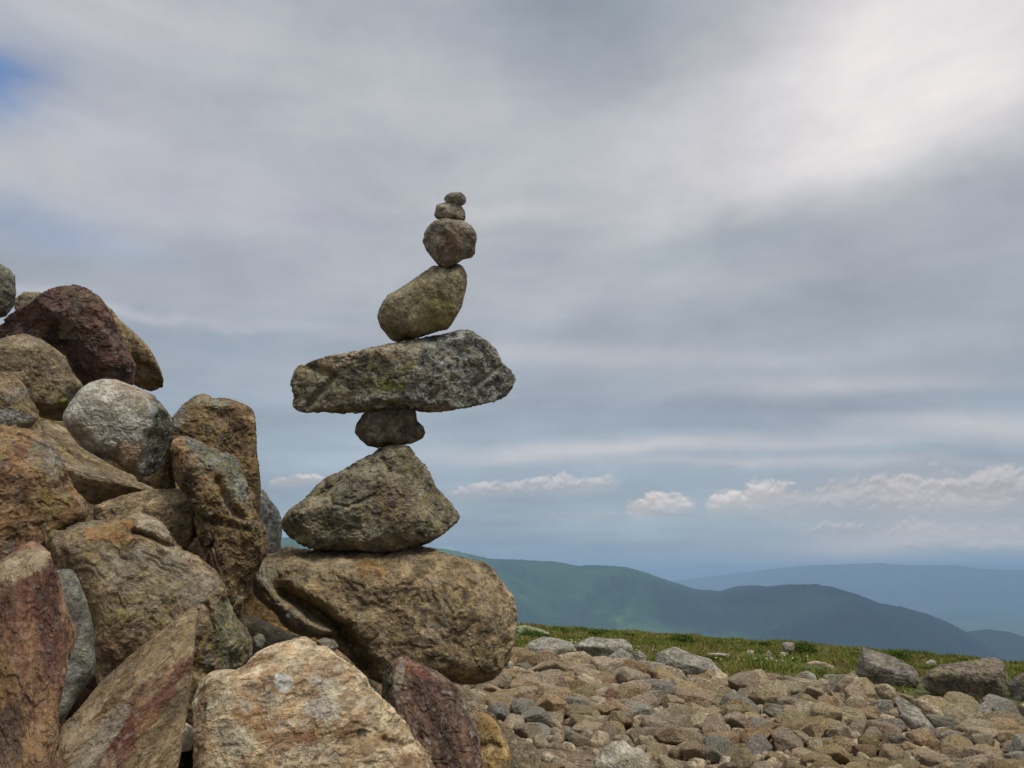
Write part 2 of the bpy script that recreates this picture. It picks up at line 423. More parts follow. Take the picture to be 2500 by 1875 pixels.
PAL = {
 'tan':    dict(cols=((.46,.35,.215),(.58,.475,.32),(.30,.18,.095)), lichen=.12, dark=.16, pale=.3, rust=.5, palecol=(.50,.46,.38)),
 'brown':  dict(cols=((0.249,0.188,0.110),(0.363,0.269,0.157),(0.132,0.091,0.054)), lichen=.5, dark=.38, pale=.1, rust=.4),
 'dkbrown':dict(cols=((0.177,0.133,0.080),(0.266,0.195,0.118),(0.089,0.062,0.040)), lichen=.5, dark=.5, pale=.12, rust=.5),
 'lichen': dict(cols=((0.196,0.172,0.116),(0.286,0.244,0.161),(0.107,0.090,0.062)), lichen=.6, dark=.65, pale=.22, rust=.12),
 'olive':  dict(cols=((0.287,0.248,0.159),(0.346,0.300,0.194),(0.194,0.160,0.104)), lichen=.45, dark=.08, pale=.05, rust=.05),
 'warmgrey':dict(cols=((0.292,0.253,0.192),(0.384,0.339,0.266),(0.174,0.143,0.109)), lichen=.25, dark=.2, pale=.15, rust=.15),
 'maroon': dict(cols=((0.111,0.060,0.051),(0.149,0.081,0.066),(0.064,0.044,0.039)), lichen=.18, dark=.3, pale=.10, rust=.25, speck=.25),
 'mstreak':dict(cols=((.185,.092,.062),(.30,.19,.11),(.115,.060,.052)), lichen=.12, dark=.12, pale=.0, rust=.45, speck=.2),
 'white':  dict(cols=((.47,.435,.36),(.56,.53,.455),(.34,.285,.215)), lichen=.1, dark=.06, pale=.35, rust=.1, palecol=(.46,.47,.44)),
 'ochre':  dict(cols=((.36,.235,.095),(.43,.31,.155),(.24,.14,.055)), lichen=.2, dark=.12, pale=.1, rust=.4),
 'ggreen': dict(cols=((.185,.18,.145),(.23,.225,.185),(.12,.115,.085)), lichen=.45, dark=.25, pale=.12, rust=.0),
 'rubble': dict(cols=((.350,.275,.180),(.44,.36,.25),(.235,.172,.108)), lichen=.28, dark=.18, pale=.22, rust=.25),
 'grubble':dict(cols=((.27,.245,.20),(.34,.315,.265),(.17,.15,.115)), lichen=.35, dark=.3, pale=.3, rust=.08),
}
# zoom frames in which the outlines were traced: (x0, y0, scale)
Z = {'F': (0, 0, 1.1302), 'S': (0, 0, 1), '1': (0, 600, .3917), '2': (0, 1225, .3917), '3': (600, 1225, .3917), '4': (650, 780, .3436), '5': (850, 430, .2532),
     '6': (1150, 1450, .3165), '7': (1800, 1450, .3165), 'e': (350, 950, .2411), 'i': (500, 1300, .2110)}
def tr(z, pts):
    x0, y0, s = Z[z]
    return np.array([(x0 + p[0] * s, y0 + p[1] * s) for p in pts])

def rock(name, z, pts, D, pal, label, depth=.85, back=None, facets=(), chips=10, lo=.84, hi=.97, p=3.6, q=48.0, seed=0, level=6, amp=1.0,
         grooves=(), center=None, group=None, streak=None, patches=(), split=None, cat="rock", mat_kw=None, stretch=None, fine=1.0, tilt=0.0):
    rng = np.random.RandomState(1000 + seed)
    pg = tr(z, pts)
    if center is None:
        x, y = pg[:, 0], pg[:, 1]; x2, y2 = np.roll(x, -1), np.roll(y, -1)
        cr = x * y2 - x2 * y; A = cr.sum() / 2
        cx, cy = ((x + x2) * cr).sum() / (6 * A), ((y + y2) * cr).sum() / (6 * A)
    else:
        cx, cy = tr(z, [center])[0]
    Yd = ray(cx, cy)                                   # away from the viewer at the stone's centre
    Xd = np.cross(Yd, [0, 0, 1]); Xd /= np.linalg.norm(Xd)
    Zd = np.cross(Xd, Yd)
    O = CAM + Yd * D
    def plane(px, py):
        r = ray(px, py); t = D / (r @ Yd); q_ = CAM + r * t - O
        return q_ @ Xd, q_ @ Zd
    uv = np.array([plane(*a) for a in pg])
    # radial silhouette
    nth = 720
    th = np.arange(nth) * 2 * np.pi / nth - np.pi
    R = np.zeros(nth)
    d = np.stack([np.cos(th), np.sin(th)], 1)
    for k in range(len(uv)):
        a, b = uv[k], uv[(k + 1) % len(uv)]
        e = b - a
        den = d[:, 0] * e[1] - d[:, 1] * e[0]
        with np.errstate(divide='ignore', invalid='ignore'):
            t = (a[0] * e[1] - a[1] * e[0]) / den
            s = (a[0] * d[:, 1] - a[1] * d[:, 0]) / den
        ok = (np.abs(den) > 1e-12) & (t > 0) & (s >= -1e-9) & (s <= 1 + 1e-9)
        R = np.where(ok & (t > R), t, R)
    R[R == 0] = np.median(R)
    k5 = np.exp(-np.linspace(-2, 2, 9) ** 2); k5 /= k5.sum()
    R = np.convolve(np.concatenate([R[-4:], R, R[:4]]), k5, 'valid')
    size = math.sqrt(0.5 * (R ** 2).sum() * 2 * np.pi / nth / math.pi)
    df = size * depth; db = size * (depth if back is None else back)
    C = np.cov((d * R[:, None]).T); w, V = np.linalg.eigh(C)
    S = V @ np.diag(np.sqrt(np.maximum(w, 1e-9)) * 1.41) @ V.T
    iv, fc = ico(level)
    xz = np.stack([iv[:, 0], iv[:, 2]], 1) @ S.T
    u = np.stack([xz[:, 0], iv[:, 1] * (df + db) / 2, xz[:, 1]], 1)
    if np.linalg.det(S) < 0: fc = fc[:, ::-1]
    u /= np.linalg.norm(u, axis=1)[:, None]
    cph = np.hypot(u[:, 0], u[:, 2]); theta = np.arctan2(u[:, 2], u[:, 0])
    Rt = np.interp(theta, th, R, period=2 * np.pi)
    front = -u[:, 1]                                   # >0 towards the viewer
    yb = np.where(front > 0, front / df, -front / db)
    g = ((cph / Rt) ** p + yb ** p) ** (1 / p)
    r0 = 1 / g
    acc = np.ones(len(u))
    for (fx, fy, t, nx, nz, nf) in facets:
        X, Zz = plane(*tr(z, [(fx, fy)])[0])
        n = np.array([nx, -nf, nz], float); n /= np.linalg.norm(n)
        dd = n @ np.array([X, -t * df, Zz])
        dd = max(dd, .12 * size)
        acc += np.clip(np.clip(u @ n, 0, None) / dd * r0, 0, 20) ** q
    r = r0 / acc ** (1 / q)
    if chips: r = chip(u, r, rng, chips, lo, hi)
    v = u * r[:, None]
    v = rough_up(v, fc, size, rng, amp, stretch)
    for (gp, wpx, dep) in grooves:
        gp = np.array([plane(*a) for a in tr(z, gp)])
        wd = wpx * Z[z][2] / F0 * D
        pr = v[:, [0, 2]] * (D / (D + v[:, 1]))[:, None]
        best = np.full(len(v), 1e9)
        for a, b in zip(gp[:-1], gp[1:]):
            ab = b - a; tt = np.clip(((pr - a) @ ab) / (ab @ ab), 0, 1)
            best = np.minimum(best, np.linalg.norm(pr - a - tt[:, None] * ab, axis=1))
        fall = np.exp(-(best / wd) ** 2) * (v[:, 1] < 0)
        v[:, 1] += fall * dep * df * np.clip(-v[:, 1] / df * 1.6, 0, 1)
    # restore the outline seen from the front
    thv = np.arctan2(v[:, 2], v[:, 0]); rr = np.hypot(v[:, 0], v[:, 2]) * D / (D + v[:, 1])
    nb = 180; bi = ((thv + np.pi) / (2 * np.pi) * nb).astype(int) % nb
    M = np.zeros(nb); np.maximum.at(M, bi, rr)
    M[M == 0] = np.median(M)
    tb = (np.arange(nb) + .5) * 2 * np.pi / nb - np.pi
    ratio = np.clip(np.interp(tb, th, R, period=2 * np.pi) / M, .5, 2.2)
    ratio = np.convolve(np.concatenate([ratio[-2:], ratio, ratio[:2]]), [.1, .22, .36, .22, .1], 'valid')
    sca = np.interp(thv, tb, ratio, period=2 * np.pi)
    v[:, 0] *= sca; v[:, 2] *= sca
    pk = dict(PAL[pal]); pk.update(mat_kw or {})
    pt = []
    for (a, b, cc, op, rx, ry, rot) in patches:
        A_, B_ = plane(*tr(z, [(a, b)])[0]); s_ = Z[z][2] / F0 * D
        pt.append((A_, B_, cc, op, rx * s_, ry * s_, rot))
    sp = None
    if split:
        A_, B_ = plane(*tr(z, [split[1]])[0]); dv = Vector((split[0][0], 0, split[0][1])).normalized()
        sp = (tuple(dv), dv[0] * A_ + dv[2] * B_, split[2])
    mt = rockmat(name + "_stone", size=max(.25, min(1.0, size * 2)), seed=seed * .77 + 1, streak=streak, patches=pt, split=sp, fine=fine, **pk)
    o = mesh_obj(name, v, fc, mt)
    o.matrix_world = Matrix(((Xd[0], Yd[0], Zd[0], O[0]), (Xd[1], Yd[1], Zd[1], O[1]), (Xd[2], Yd[2], Zd[2], O[2]), (0, 0, 0, 1)))
    tag(o, label, cat, group)
    o["span"] = size
    return o

# ------------------------------------------------------------------ ground
def ground_z(x, y):
    """height of the plateau, of the low mound the cairn stands on, and of the slopes beyond the crest"""
    x = np.asarray(x, float); y = np.asarray(y, float)
    z = -1.2 - .055 * x + .004 * (y - 6)
    q = np.stack([x * .55, y * .55, 0 * x], -1).reshape(-1, 3)
    z = z + (fbm(q, 3) * .10).reshape(x.shape)
    # mound of earth and small stone under the cairn
    r2 = ((x + 2.7) / 1.5) ** 2 + ((y - 4.4) / 1.4) ** 2
    z = z + 1.35 * np.exp(-r2 ** 1.5) + .25 * np.exp(-(((x + .9) / .9) ** 2 + ((y - 3.2) / .8) ** 2) ** 2)
    r = np.hypot(x, y)
    s0 = 17.5 + (fbm(np.stack([x * .12 + 5, y * .12, 0 * x], -1).reshape(-1, 3), 2) * 1.6).reshape(x.shape)
    t = np.clip(r - s0, 0, None)
    drop = np.where(t < 12, .018 * t * t, .018 * 144 + .432 * (t - 12))
    far = -560 + (fbm(np.stack([x / 2500., y / 2500., 0 * x], -1).reshape(-1, 3), 3) * 60).reshape(x.shape)
    z2 = z - drop
    k = 60.0
    return np.where(z2 > far + k, z2, far + k * np.exp(np.minimum((z2 - far - k) / k, 0)))
na, nr = 900, 420
th_ = np.linspace(0, 2 * np.pi, na, endpoint=False)
rr_ = np.concatenate([[0.3], np.geomspace(.6, 30, 260), np.geomspace(31, 70000, nr - 261)])
TH, RR = np.meshgrid(th_, rr_)
GX, GY = RR * np.sin(TH), RR * np.cos(TH)
GZ = ground_z(GX, GY)
near = np.clip((24 - RR) / 8, 0, 1)
GZ = GZ + (fbm(np.stack([GX * 4, GY * 4, 0 * GX], -1).reshape(-1, 3), 4, .6) * .02).reshape(GX.shape) * near
gv = np.stack([GX, GY, GZ], -1).reshape(-1, 3)
ii, jj = np.meshgrid(np.arange(nr - 1), np.arange(na), indexing='ij')
a_ = ii * na + jj; b_ = ii * na + (jj + 1) % na
gf = np.stack([a_, b_, b_ + na, a_ + na], -1).reshape(-1, 4)[:, ::-1]
cz = len(gv); gv = np.concatenate([gv, [[0, 0, float(ground_z(0., 0.))]]])

def ground_mat():
    m = bpy.data.materials.new("mountain_ground"); m.use_nodes = True
    T = NT(m.node_tree)
    P = T.n('ShaderNodeTexCoord').outputs['Object']
    s = T.n('ShaderNodeSeparateXYZ'); T.put(s.inputs[0], P)
    X, Y, _ = s.outputs
    dirt = T.ramp(T.noise(P, 3.0, 8, .7), [(.3, (.10, .068, .040)), (.5, (.155, .110, .067)), (.7, (.22, .165, .105))])
    peb = T.n('ShaderNodeTexVoronoi'); T.put(peb.inputs['Vector'], P); peb.inputs['Scale'].default_value = 28
    pcs = T.n('ShaderNodeSeparateColor'); T.put(pcs.inputs[0], peb.outputs['Color'])
    dirt = T.mix(T.m('MULTIPLY', T.step(peb.outputs['Distance'], .5, .3), T.step(pcs.outputs[0], .45, .5)), dirt, T.ramp(pcs.outputs[1], [(0, (.14, .11, .08)), (1, (.34, .28, .21))]))
    heath = T.ramp(T.noise(P, .75, 6, .65), [(.32, (.050, .062, .020)), (.47, (.075, .095, .026)), (.58, (.10, .088, .036)), (.7, (.118, .072, .040))])
    heath = T.mix(1.0, heath, T.ramp(T.noise(P, 14, 5, .7), [(.3, (.5, .5, .5)), (.7, (1.5, 1.5, 1.5))]), 'MULTIPLY')
    edge = T.m('ADD', T.m('SUBTRACT', Y, T.m('SUBTRACT', 11.35, T.m('MULTIPLY', X, .40))), T.m('MULTIPLY', T.m('SUBTRACT', T.noise(P, .9, 4, .6), .5), 2.0))
    c = T.mix(T.step(edge, -.15, .15), dirt, heath)
    r = T.vm('LENGTH', P, out='Value')
    forest = T.ramp(T.noise(P, .0011, 9, .7), [(.35, (.028, .045, .022)), (.55, (.045, .075, .030)), (.7, (.075, .115, .042))])
    c = T.mix(T.step(r, 60, 400), c, forest)
    bp = T.n('ShaderNodeBump'); T.put(bp.inputs['Height'], T.m('ADD', T.noise(P, 18, 6, .7), T.m('MULTIPLY', peb.outputs['Distance'], -.5)))
    bp.inputs['Strength'].default_value = .7; bp.inputs['Distance'].default_value = .03
    bs = T.n('ShaderNodeBsdfPrincipled'); T.put(bs.inputs['Base Color'], c); bs.inputs['Roughness'].default_value = .95
    bs.inputs['Specular IOR Level'].default_value = .15
    T.put(bs.inputs['Normal'], bp.outputs[0])
    out = T.n('ShaderNodeOutputMaterial'); T.nt.links.new(bs.outputs[0], out.inputs[0])
    return m
go = mesh_obj("ground", gv, gf, ground_mat())
tag(go, kind="structure")

# ------------------------------------------------------------------ far hills
def hill_mat(name, stops, scale=.0016):
    m = bpy.data.materials.new(name); m.use_nodes = True
    T = NT(m.node_tree)
    P = T.n('ShaderNodeTexCoord').outputs['Object']
    c = T.ramp(T.noise(P, scale, 9, .62, .4), stops)
    bn = T.noise(P, .02, 5, .7)
    c = T.mix(1.0, c, T.ramp(bn, [(.3, (.7, .7, .7)), (.7, (1.3, 1.3, 1.3))]), 'MULTIPLY')
    bp = T.n('ShaderNodeBump'); T.put(bp.inputs['Height'], bn); bp.inputs['Strength'].default_value = .6; bp.inputs['Distance'].default_value = 20
    bs = T.n('ShaderNodeBsdfPrincipled'); T.put(bs.inputs['Base Color'], c); bs.inputs['Roughness'].default_value = 1
    bs.inputs['Specular IOR Level'].default_value = .05
    T.put(bs.inputs['Normal'], bp.outputs[0])
    out = T.n('ShaderNodeOutputMaterial'); T.nt.links.new(bs.outputs[0], out.inputs[0])
    return m
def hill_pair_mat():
    m = hill_mat("forest_cloud_shadow", [(.34, (.014, .032, .026)), (.5, (.024, .058, .034)), (.62, (.052, .102, .046))], .0014)  # the palest green of the noise paints a sunlit swath
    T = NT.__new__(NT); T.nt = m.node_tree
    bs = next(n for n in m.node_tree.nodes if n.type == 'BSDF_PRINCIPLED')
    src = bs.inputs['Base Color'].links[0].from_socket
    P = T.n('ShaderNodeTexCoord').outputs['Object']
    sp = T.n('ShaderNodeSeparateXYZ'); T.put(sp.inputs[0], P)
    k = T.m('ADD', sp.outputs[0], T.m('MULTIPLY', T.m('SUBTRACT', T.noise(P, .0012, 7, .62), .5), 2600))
    T.put(bs.inputs['Base Color'], T.mix(T.step(k, 700, 1500), src, T.ramp(T.noise(P, .003, 6, .6), [(.3, (.005, .013, .019)), (.7, (.011, .025, .026))])))  # right side darkened: a cloud shadow painted into the forest colour
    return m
def hill(name, z, pts, dist, mat, wid=1800, seed=0, spur=.16, nx=1100, ny=110):
    pg = tr(z, pts)
    rs = [ray(*p) for p in pg]
    azs = np.array([math.atan2(r[0], r[1]) for r in rs]); els = np.array([r[2] / math.hypot(r[0], r[1]) for r in rs])
    A = np.linspace(azs[0], azs[-1], nx)
    # the ridge line as a smooth curve
    E = np.interp(A, azs, els)
    kk = np.exp(-np.linspace(-2, 2, 9) ** 2); kk /= kk.sum()
    E = np.convolve(np.concatenate([[E[0]] * 4, E, [E[-1]] * 4]), kk, 'valid')
    tt = np.linspace(-1, 1, ny)
    AA, TT = np.meshgrid(A, tt)
    wob = fbm(np.stack([AA * 9 + seed, 0 * AA, 0 * AA], -1).reshape(-1, 3), 3).reshape(AA.shape) * .25
    Rr = dist * (1 + .05 * np.sin(AA * 7 + seed)) + TT * wid + wob * wid * (1 - np.abs(TT))
    ridge_r = (dist * (1 + .05 * np.sin(A * 7 + seed)) + wob[ny // 2] * wid)
    top = E * ridge_r
    base = -620.0
    X, Y = Rr * np.sin(AA), Rr * np.cos(AA)
    sp = fbm(np.stack([X / 620. + seed, Y / 620., 0 * X], -1).reshape(-1, 3), 5, .5, True).reshape(X.shape)
    prof = np.cos(np.clip(np.abs(TT), 0, 1) * np.pi / 2) ** 1.25
    H = base + (top[None, :] - base) * prof * (1 - spur * (1 - sp) * np.clip(np.abs(TT) * 3.0, 0, 1))
    crest_rough = fbm(np.stack([X / 24., Y / 24., 0 * X], -1).reshape(-1, 3), 3).reshape(X.shape) * dist * .0013
    H = H + crest_rough
    v = np.stack([X, Y, H], -1).reshape(-1, 3)
    i, j = np.meshgrid(np.arange(ny - 1), np.arange(nx - 1), indexing='ij')
    a = i * nx + j
    o = mesh_obj(name, v, np.stack([a, a + 1, a + nx + 1, a + nx], -1).reshape(-1, 4), mat)
    return tag(o, kind="structure")
HG = hill_mat("green_forest", [(.34, (.014, .032, .026)), (.5, (.024, .058, .034)), (.62, (.052, .102, .046))], .0011)
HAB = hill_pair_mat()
HB = hill_mat("dark_forest", [(.35, (.012, .026, .026)), (.65, (.022, .042, .036))])
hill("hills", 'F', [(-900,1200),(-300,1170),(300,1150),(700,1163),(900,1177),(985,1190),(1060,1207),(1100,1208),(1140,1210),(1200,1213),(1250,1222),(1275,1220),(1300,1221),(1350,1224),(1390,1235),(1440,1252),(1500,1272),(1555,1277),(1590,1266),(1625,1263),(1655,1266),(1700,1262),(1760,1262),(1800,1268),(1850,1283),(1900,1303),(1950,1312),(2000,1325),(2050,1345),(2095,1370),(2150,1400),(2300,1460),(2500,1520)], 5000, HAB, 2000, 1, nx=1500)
hill("hills", 'F', [(1900,1430),(2000,1395),(2070,1368),(2110,1363),(2135,1361),(2180,1366),(2212,1377),(2300,1395),(2500,1420),(2900,1450)], 5300, HB, 1300, 8)
hill("hills", 'F', [(1750,1390),(1880,1345),(1990,1328),(2060,1312),(2140,1311),(2212,1322),(2400,1330),(2700,1380)], 12500, HG, 2500, 12)
hill("hills", 'F', [(1250,1275),(1400,1262),(1480,1252),(1600,1237),(1680,1228),(1750,1221),(1830,1219),(1900,1216),(1960,1221),(2060,1221),(2120,1229),(2212,1232),(2400,1226),(2800,1236)], 19000, HB, 4500, 20)
hill("hills", 'F', [(500,1240),(800,1228),(1000,1226),(1200,1224),(1400,1229),(1600,1232),(1900,1228),(2130,1221),(2212,1223),(2500,1228),(2800,1230)], 38000, HB, 6000, 30)

# ------------------------------------------------------------------ the balanced stack
SG = "stones balanced in the tall stack"
GREY2 = ((.175,.177,.158),(.36,.365,.34),(.075,.077,.066))
DS = 3.0
rock("balanced_stone", '5', [(922,215),(945,180),(985,158),(1045,153),(1085,155),(1120,180),(1142,215),(1135,260),(1098,288),(1060,277),(1010,258),(960,250),(930,243)], DS, 'warmgrey',
     "tiny dark rounded pebble at the very top of the balanced stack", seed=1, level=5, chips=6, amp=.8, depth=.8, group=SG, fine=1.4)
rock("balanced_stone", '5', [(846,290),(860,268),(930,252),(985,240),(1040,252),(1090,285),(1125,330),(1133,380),(1128,432),(1050,418),(960,408),(880,418),(850,412),(826,375),(840,330)], DS, 'warmgrey',
     "small blocky stone between the tiny top pebble and the fist shaped stone", seed=2, level=5, chips=9, lo=.8, depth=.8, group=SG, fine=1.3, facets=[(985,330,.9,.2,.35,.9)])
rock("balanced_stone", '5', [(733,545),(760,490),(830,430),(930,400),(1020,400),(1120,430),(1195,480),(1235,540),(1243,600),(1228,680),(1225,750),(1190,790),(1110,805),(1050,845),(990,888),(930,892),(870,865),(820,805),(750,715),(715,630),(730,580)], DS, 'warmgrey',
     "fist shaped grey brown stone with a narrow chin, third from the top of the stack", seed=3, level=6, chips=8, depth=.85, group=SG, facets=[(850,650,.72,-.85,-.3,.5),(1150,720,.7,.75,-.4,.5),(1000,700,.96,0,-.25,.95)],
     patches=[(1010,600,(.25,.17,.12),.6,130,150,0)], fine=1.2)
rock("balanced_stone", '5', [(380,1140),(470,1095),(600,1015),(720,925),(820,858),(900,866),(1000,862),(1060,838),(1110,870),(1150,950),(1150,1050),(1125,1150),(1095,1270),(1000,1430),(960,1480),(880,1495),(760,1535),(650,1570),(540,1590),(460,1608),(400,1570),(310,1460),(278,1360),(290,1290),(330,1210)], DS, 'olive',
     "smooth olive boot shaped stone leaning to the right, fourth from the top of the stack", seed=4, level=6, chips=5, lo=.9, depth=.72, p=2.6, amp=.55, group=SG,
     facets=[(440,1450,.5,-.35,-.85,.4),(1000,1300,.75,.7,-.1,.6)], mat_kw=dict(lichen=.5, lcol=(.25,.21,.045)), patches=[(850,1330,(.27,.23,.075),.5,250,160,20)], fine=1.2)
rock("balanced_stone", '4', [(170,430),(185,380),(215,330),(300,290),(420,255),(640,218),(860,172),(1080,132),(1250,98),(1400,62),(1450,70),(1560,135),(1640,210),(1685,310),(1750,360),(1782,425),(1745,500),(1700,560),(1600,600),(1450,630),(1240,662),(1110,662),(1010,640),(860,645),(700,665),(530,678),(400,668),(260,672),(200,650),(182,615),(188,540),(172,490)], DS, 'lichen',
     "wide flat slab with grey crystalline right face, balanced like a table top in the stack", seed=5, level=7, chips=4, lo=.93, depth=.62, p=5, q=52, group=SG,
     facets=[(1040,380,.98,-.30,.10,.95),(1040,380,.98,.36,-.04,.93),(700,235,.80,-.12,.86,.50),(1300,585,.86,.05,-.90,.45),(500,640,.8,-.05,-.85,.5),(230,480,.55,-.85,.1,.5),(1720,420,.4,.8,.2,.55)],
     grooves=[([(270,330),(480,400),(260,640)], 26, .25), ([(260,400),(230,560)], 30, .18),([(1480,470),(1690,330)], 18, .2),([(1000,640),(760,610)], 20, .2)],
     split=((.94,-.34),(1040,330),GREY2), mat_kw=dict(lichen=.5, pale=.35), patches=[(560,250,(.42,.33,.235),.9,430,50,11),(330,330,(.30,.24,.17),.6,120,50,20),(780,560,(.30,.29,.23),.6,130,45,0),(860,460,(.16,.19,.035),.85,55,45,10),(960,480,(.16,.19,.035),.8,30,25,0)])  # the long tan patch paints the lit strip of the top left face
rock("balanced_stone", '4', [(640,740),(690,665),(760,625),(900,600),(1040,615),(1065,655),(1075,720),(1120,760),(1132,810),(1110,850),(1030,885),(960,893),(870,893),(790,915),(720,900),(665,855),(625,800)], DS, 'warmgrey',
     "lumpy knob of dark rock squeezed between the wide slab and the pyramid stone", seed=6, level=6, chips=8, lo=.82, depth=.85, group=SG, mat_kw=dict(cols=((.16,.135,.095),(.22,.185,.13),(.085,.07,.05))),
     facets=[(850,650,.8,0,.5,.86),(950,880,.7,.1,-.9,.45)], grooves=[([(700,700),(700,840)], 22, .15),([(1060,840),(960,800),(1075,730)], 22, .22)])
rock("balanced_stone", '4', [(800,912),(850,888),(1015,888),(1050,950),(1130,1030),(1175,1100),(1205,1180),(1290,1270),(1350,1340),(1380,1400),(1370,1440),(1300,1500),(1230,1550),(1150,1600),(1050,1625),(900,1655),(700,1655),(500,1645),(330,1640),(260,1620),(160,1550),(110,1490),(100,1430),(150,1350),(270,1270),(360,1170),(420,1120),(540,1070),(650,1000),(760,945)], DS, 'lichen',
     "broad pyramid shaped lichen stone resting on the large base boulder", seed=7, level=7, chips=14, lo=.87, depth=.62, p=3.6, group=SG, center=(750,1330),
     facets=[(640,1120,.8,-.42,.62,.66),(1010,1200,.93,.62,.22,.75),(600,1450,.97,-.15,-.25,.95),(700,1620,.6,0,-.85,.5)],
     grooves=[([(440,1250),(460,1310),(570,1330),(760,1250)], 12, .06),([(620,1030),(470,1180),(330,1260)], 22, .12),([(830,980),(870,1090)],18,.12)],
     patches=[(560,1380,(.25,.24,.19),.7,90,30,-10),(900,1300,(.24,.165,.11),.5,130,170,60),(900,1540,(.22,.175,.11),.5,160,50,0)], mat_kw=dict(dark=.6, lichen=.5))
rock("balanced_stone", '3', [(30,450),(60,400),(130,335),(200,300),(320,284),(480,285),(700,285),(900,288),(980,292),(1020,278),(1100,272),(1250,315),(1400,350),(1510,385),(1570,440),(1620,520),(1680,600),(1695,700),(1690,800),(1660,950),(1600,1070),(1540,1130),(1450,1145),(1320,1140),(1100,1160),(850,1140),(760,1100),(620,960),(480,860),(330,840),(230,780),(130,660),(50,590),(28,510)], DS + .02, 'brown',
     "huge brown lichen covered boulder carrying the whole balanced stack", seed=8, level=7, chips=12, lo=.90, depth=.68, p=3.4, group=SG, center=(860,690),
     facets=[(700,380,.62,-.05,.88,.45),(1100,700,1.0,.06,-.08,1),(1350,500,.85,.5,.45,.72),(1200,1060,.72,.1,-.8,.55)],
     grooves=[([(215,570),(330,640),(480,740),(620,880),(760,1060)], 40, .5),([(330,620),(470,730),(620,880)], 55, .12)],
     mat_kw=dict(lichen=.6, dark=.5, lcol=(.25,.205,.08)), patches=[(520,430,(.36,.29,.20),.5,160,50,15),(790,430,(.30,.16,.06),.6,110,60,-30),(100,480,(.24,.22,.185),.7,110,120,0),(330,740,(.22,.21,.19),.7,170,60,-30)])

# ------------------------------------------------------------------ the cairn on the left
PG = "big rocks heaped in the cairn"
def pile(z, pts, D, pal, label, **kw):
    return rock("cairn_rock", z, pts, D, pal, label, group=PG, **kw)
pile('1', [(-150,90),(-60,70),(0,112),(60,145),(95,185),(102,300),(85,380),(40,440),(0,450),(-100,470),(-190,380),(-200,200)], 4.0, 'ggreen', "rounded grey boulder perched highest on the cairn, cut by the edge of the photo", seed=11, chips=7)
pile('1', [(90,330),(150,285),(250,288),(330,330),(340,430),(200,450),(110,430),(85,380)], 4.35, 'olive', "small olive stone wedged beside the highest grey boulder, behind the maroon slab", seed=12, chips=8)
pile('1', [(-60,560),(0,490),(40,440),(100,400),(190,350),(260,290),(340,255),(430,245),(470,238),(540,262),(620,310),(665,370),(700,430),(760,560),(820,680),(855,750),(835,860),(760,960),(620,1010),(480,980),(400,760),(300,620),(150,610),(0,620)], 3.75, 'maroon',
     "big maroon slab with a shadowed undercut near the top of the cairn", seed=13, level=7, chips=5, lo=.92, depth=.5, back=.95, p=4, q=46, center=(470,580),
     facets=[(450,600,.9,-.72,-.55,.42),(300,400,.85,-.3,.55,.78),(650,480,.9,.55,.42,.72),(640,750,.93,.1,-.15,.98)], grooves=[([(360,560),(430,690),(540,850)], 62, .75),([(600,430),(740,560),(690,480)], 20, .15)],
     patches=[(420,490,(.24,.185,.11),.7,30,100,-25),(530,325,(.21,.15,.085),.5,110,35,-15)])
pile('1', [(640,370),(690,385),(760,470),(850,550),(920,620),(965,690),(1000,760),(1022,830),(1015,880),(960,912),(900,900),(835,870),(760,840),(680,700),(630,520)], 4.1, 'brown', "tan stone hanging out behind the maroon slab with a dark hollow beneath it", seed=14, chips=5, lo=.92, depth=.55, p=4,
     facets=[(900,730,.9,-.25,-.8,.5),(850,600,.9,.3,.3,.9)], grooves=[([(850,800),(910,790),(930,830)], 75, .8)], mat_kw=dict(dark=.25))
pile('1', [(-150,640),(0,580),(60,562),(150,545),(250,575),(330,630),(410,690),(440,760),(480,820),(520,870),(500,960),(440,1060),(385,1100),(250,1070),(150,960),(0,840),(-150,800)], 3.45, 'brown', "rounded tan brown boulder under the maroon slab, yellow lichen on its lower edge", seed=15, chips=6, lo=.9, depth=.7,
     facets=[(150,620,.75,-.1,.8,.55),(300,1000,.6,.1,-.9,.4),(200,800,.97,-.05,.05,1)], patches=[(395,975,(.26,.26,.05),.9,30,22,0)], mat_kw=dict(cols=((.25,.185,.115),(.31,.24,.16),(.16,.115,.07)), dark=.25))
pile('1', [(-170,840),(0,785),(70,790),(130,840),(165,880),(190,950),(245,1030),(240,1070),(200,1130),(100,1180),(0,1180),(-170,1150)], 2.95, 'brown', "pinkish tan rock with grey lichen patches at the photo's edge, under the rounded tan boulder", seed=16, chips=9, lo=.85, depth=.7,
     patches=[(90,920,(.25,.24,.21),.8,60,50,0),(60,1060,(.36,.35,.32),.8,110,40,0),(60,850,(.33,.22,.15),.5,110,40,0)])
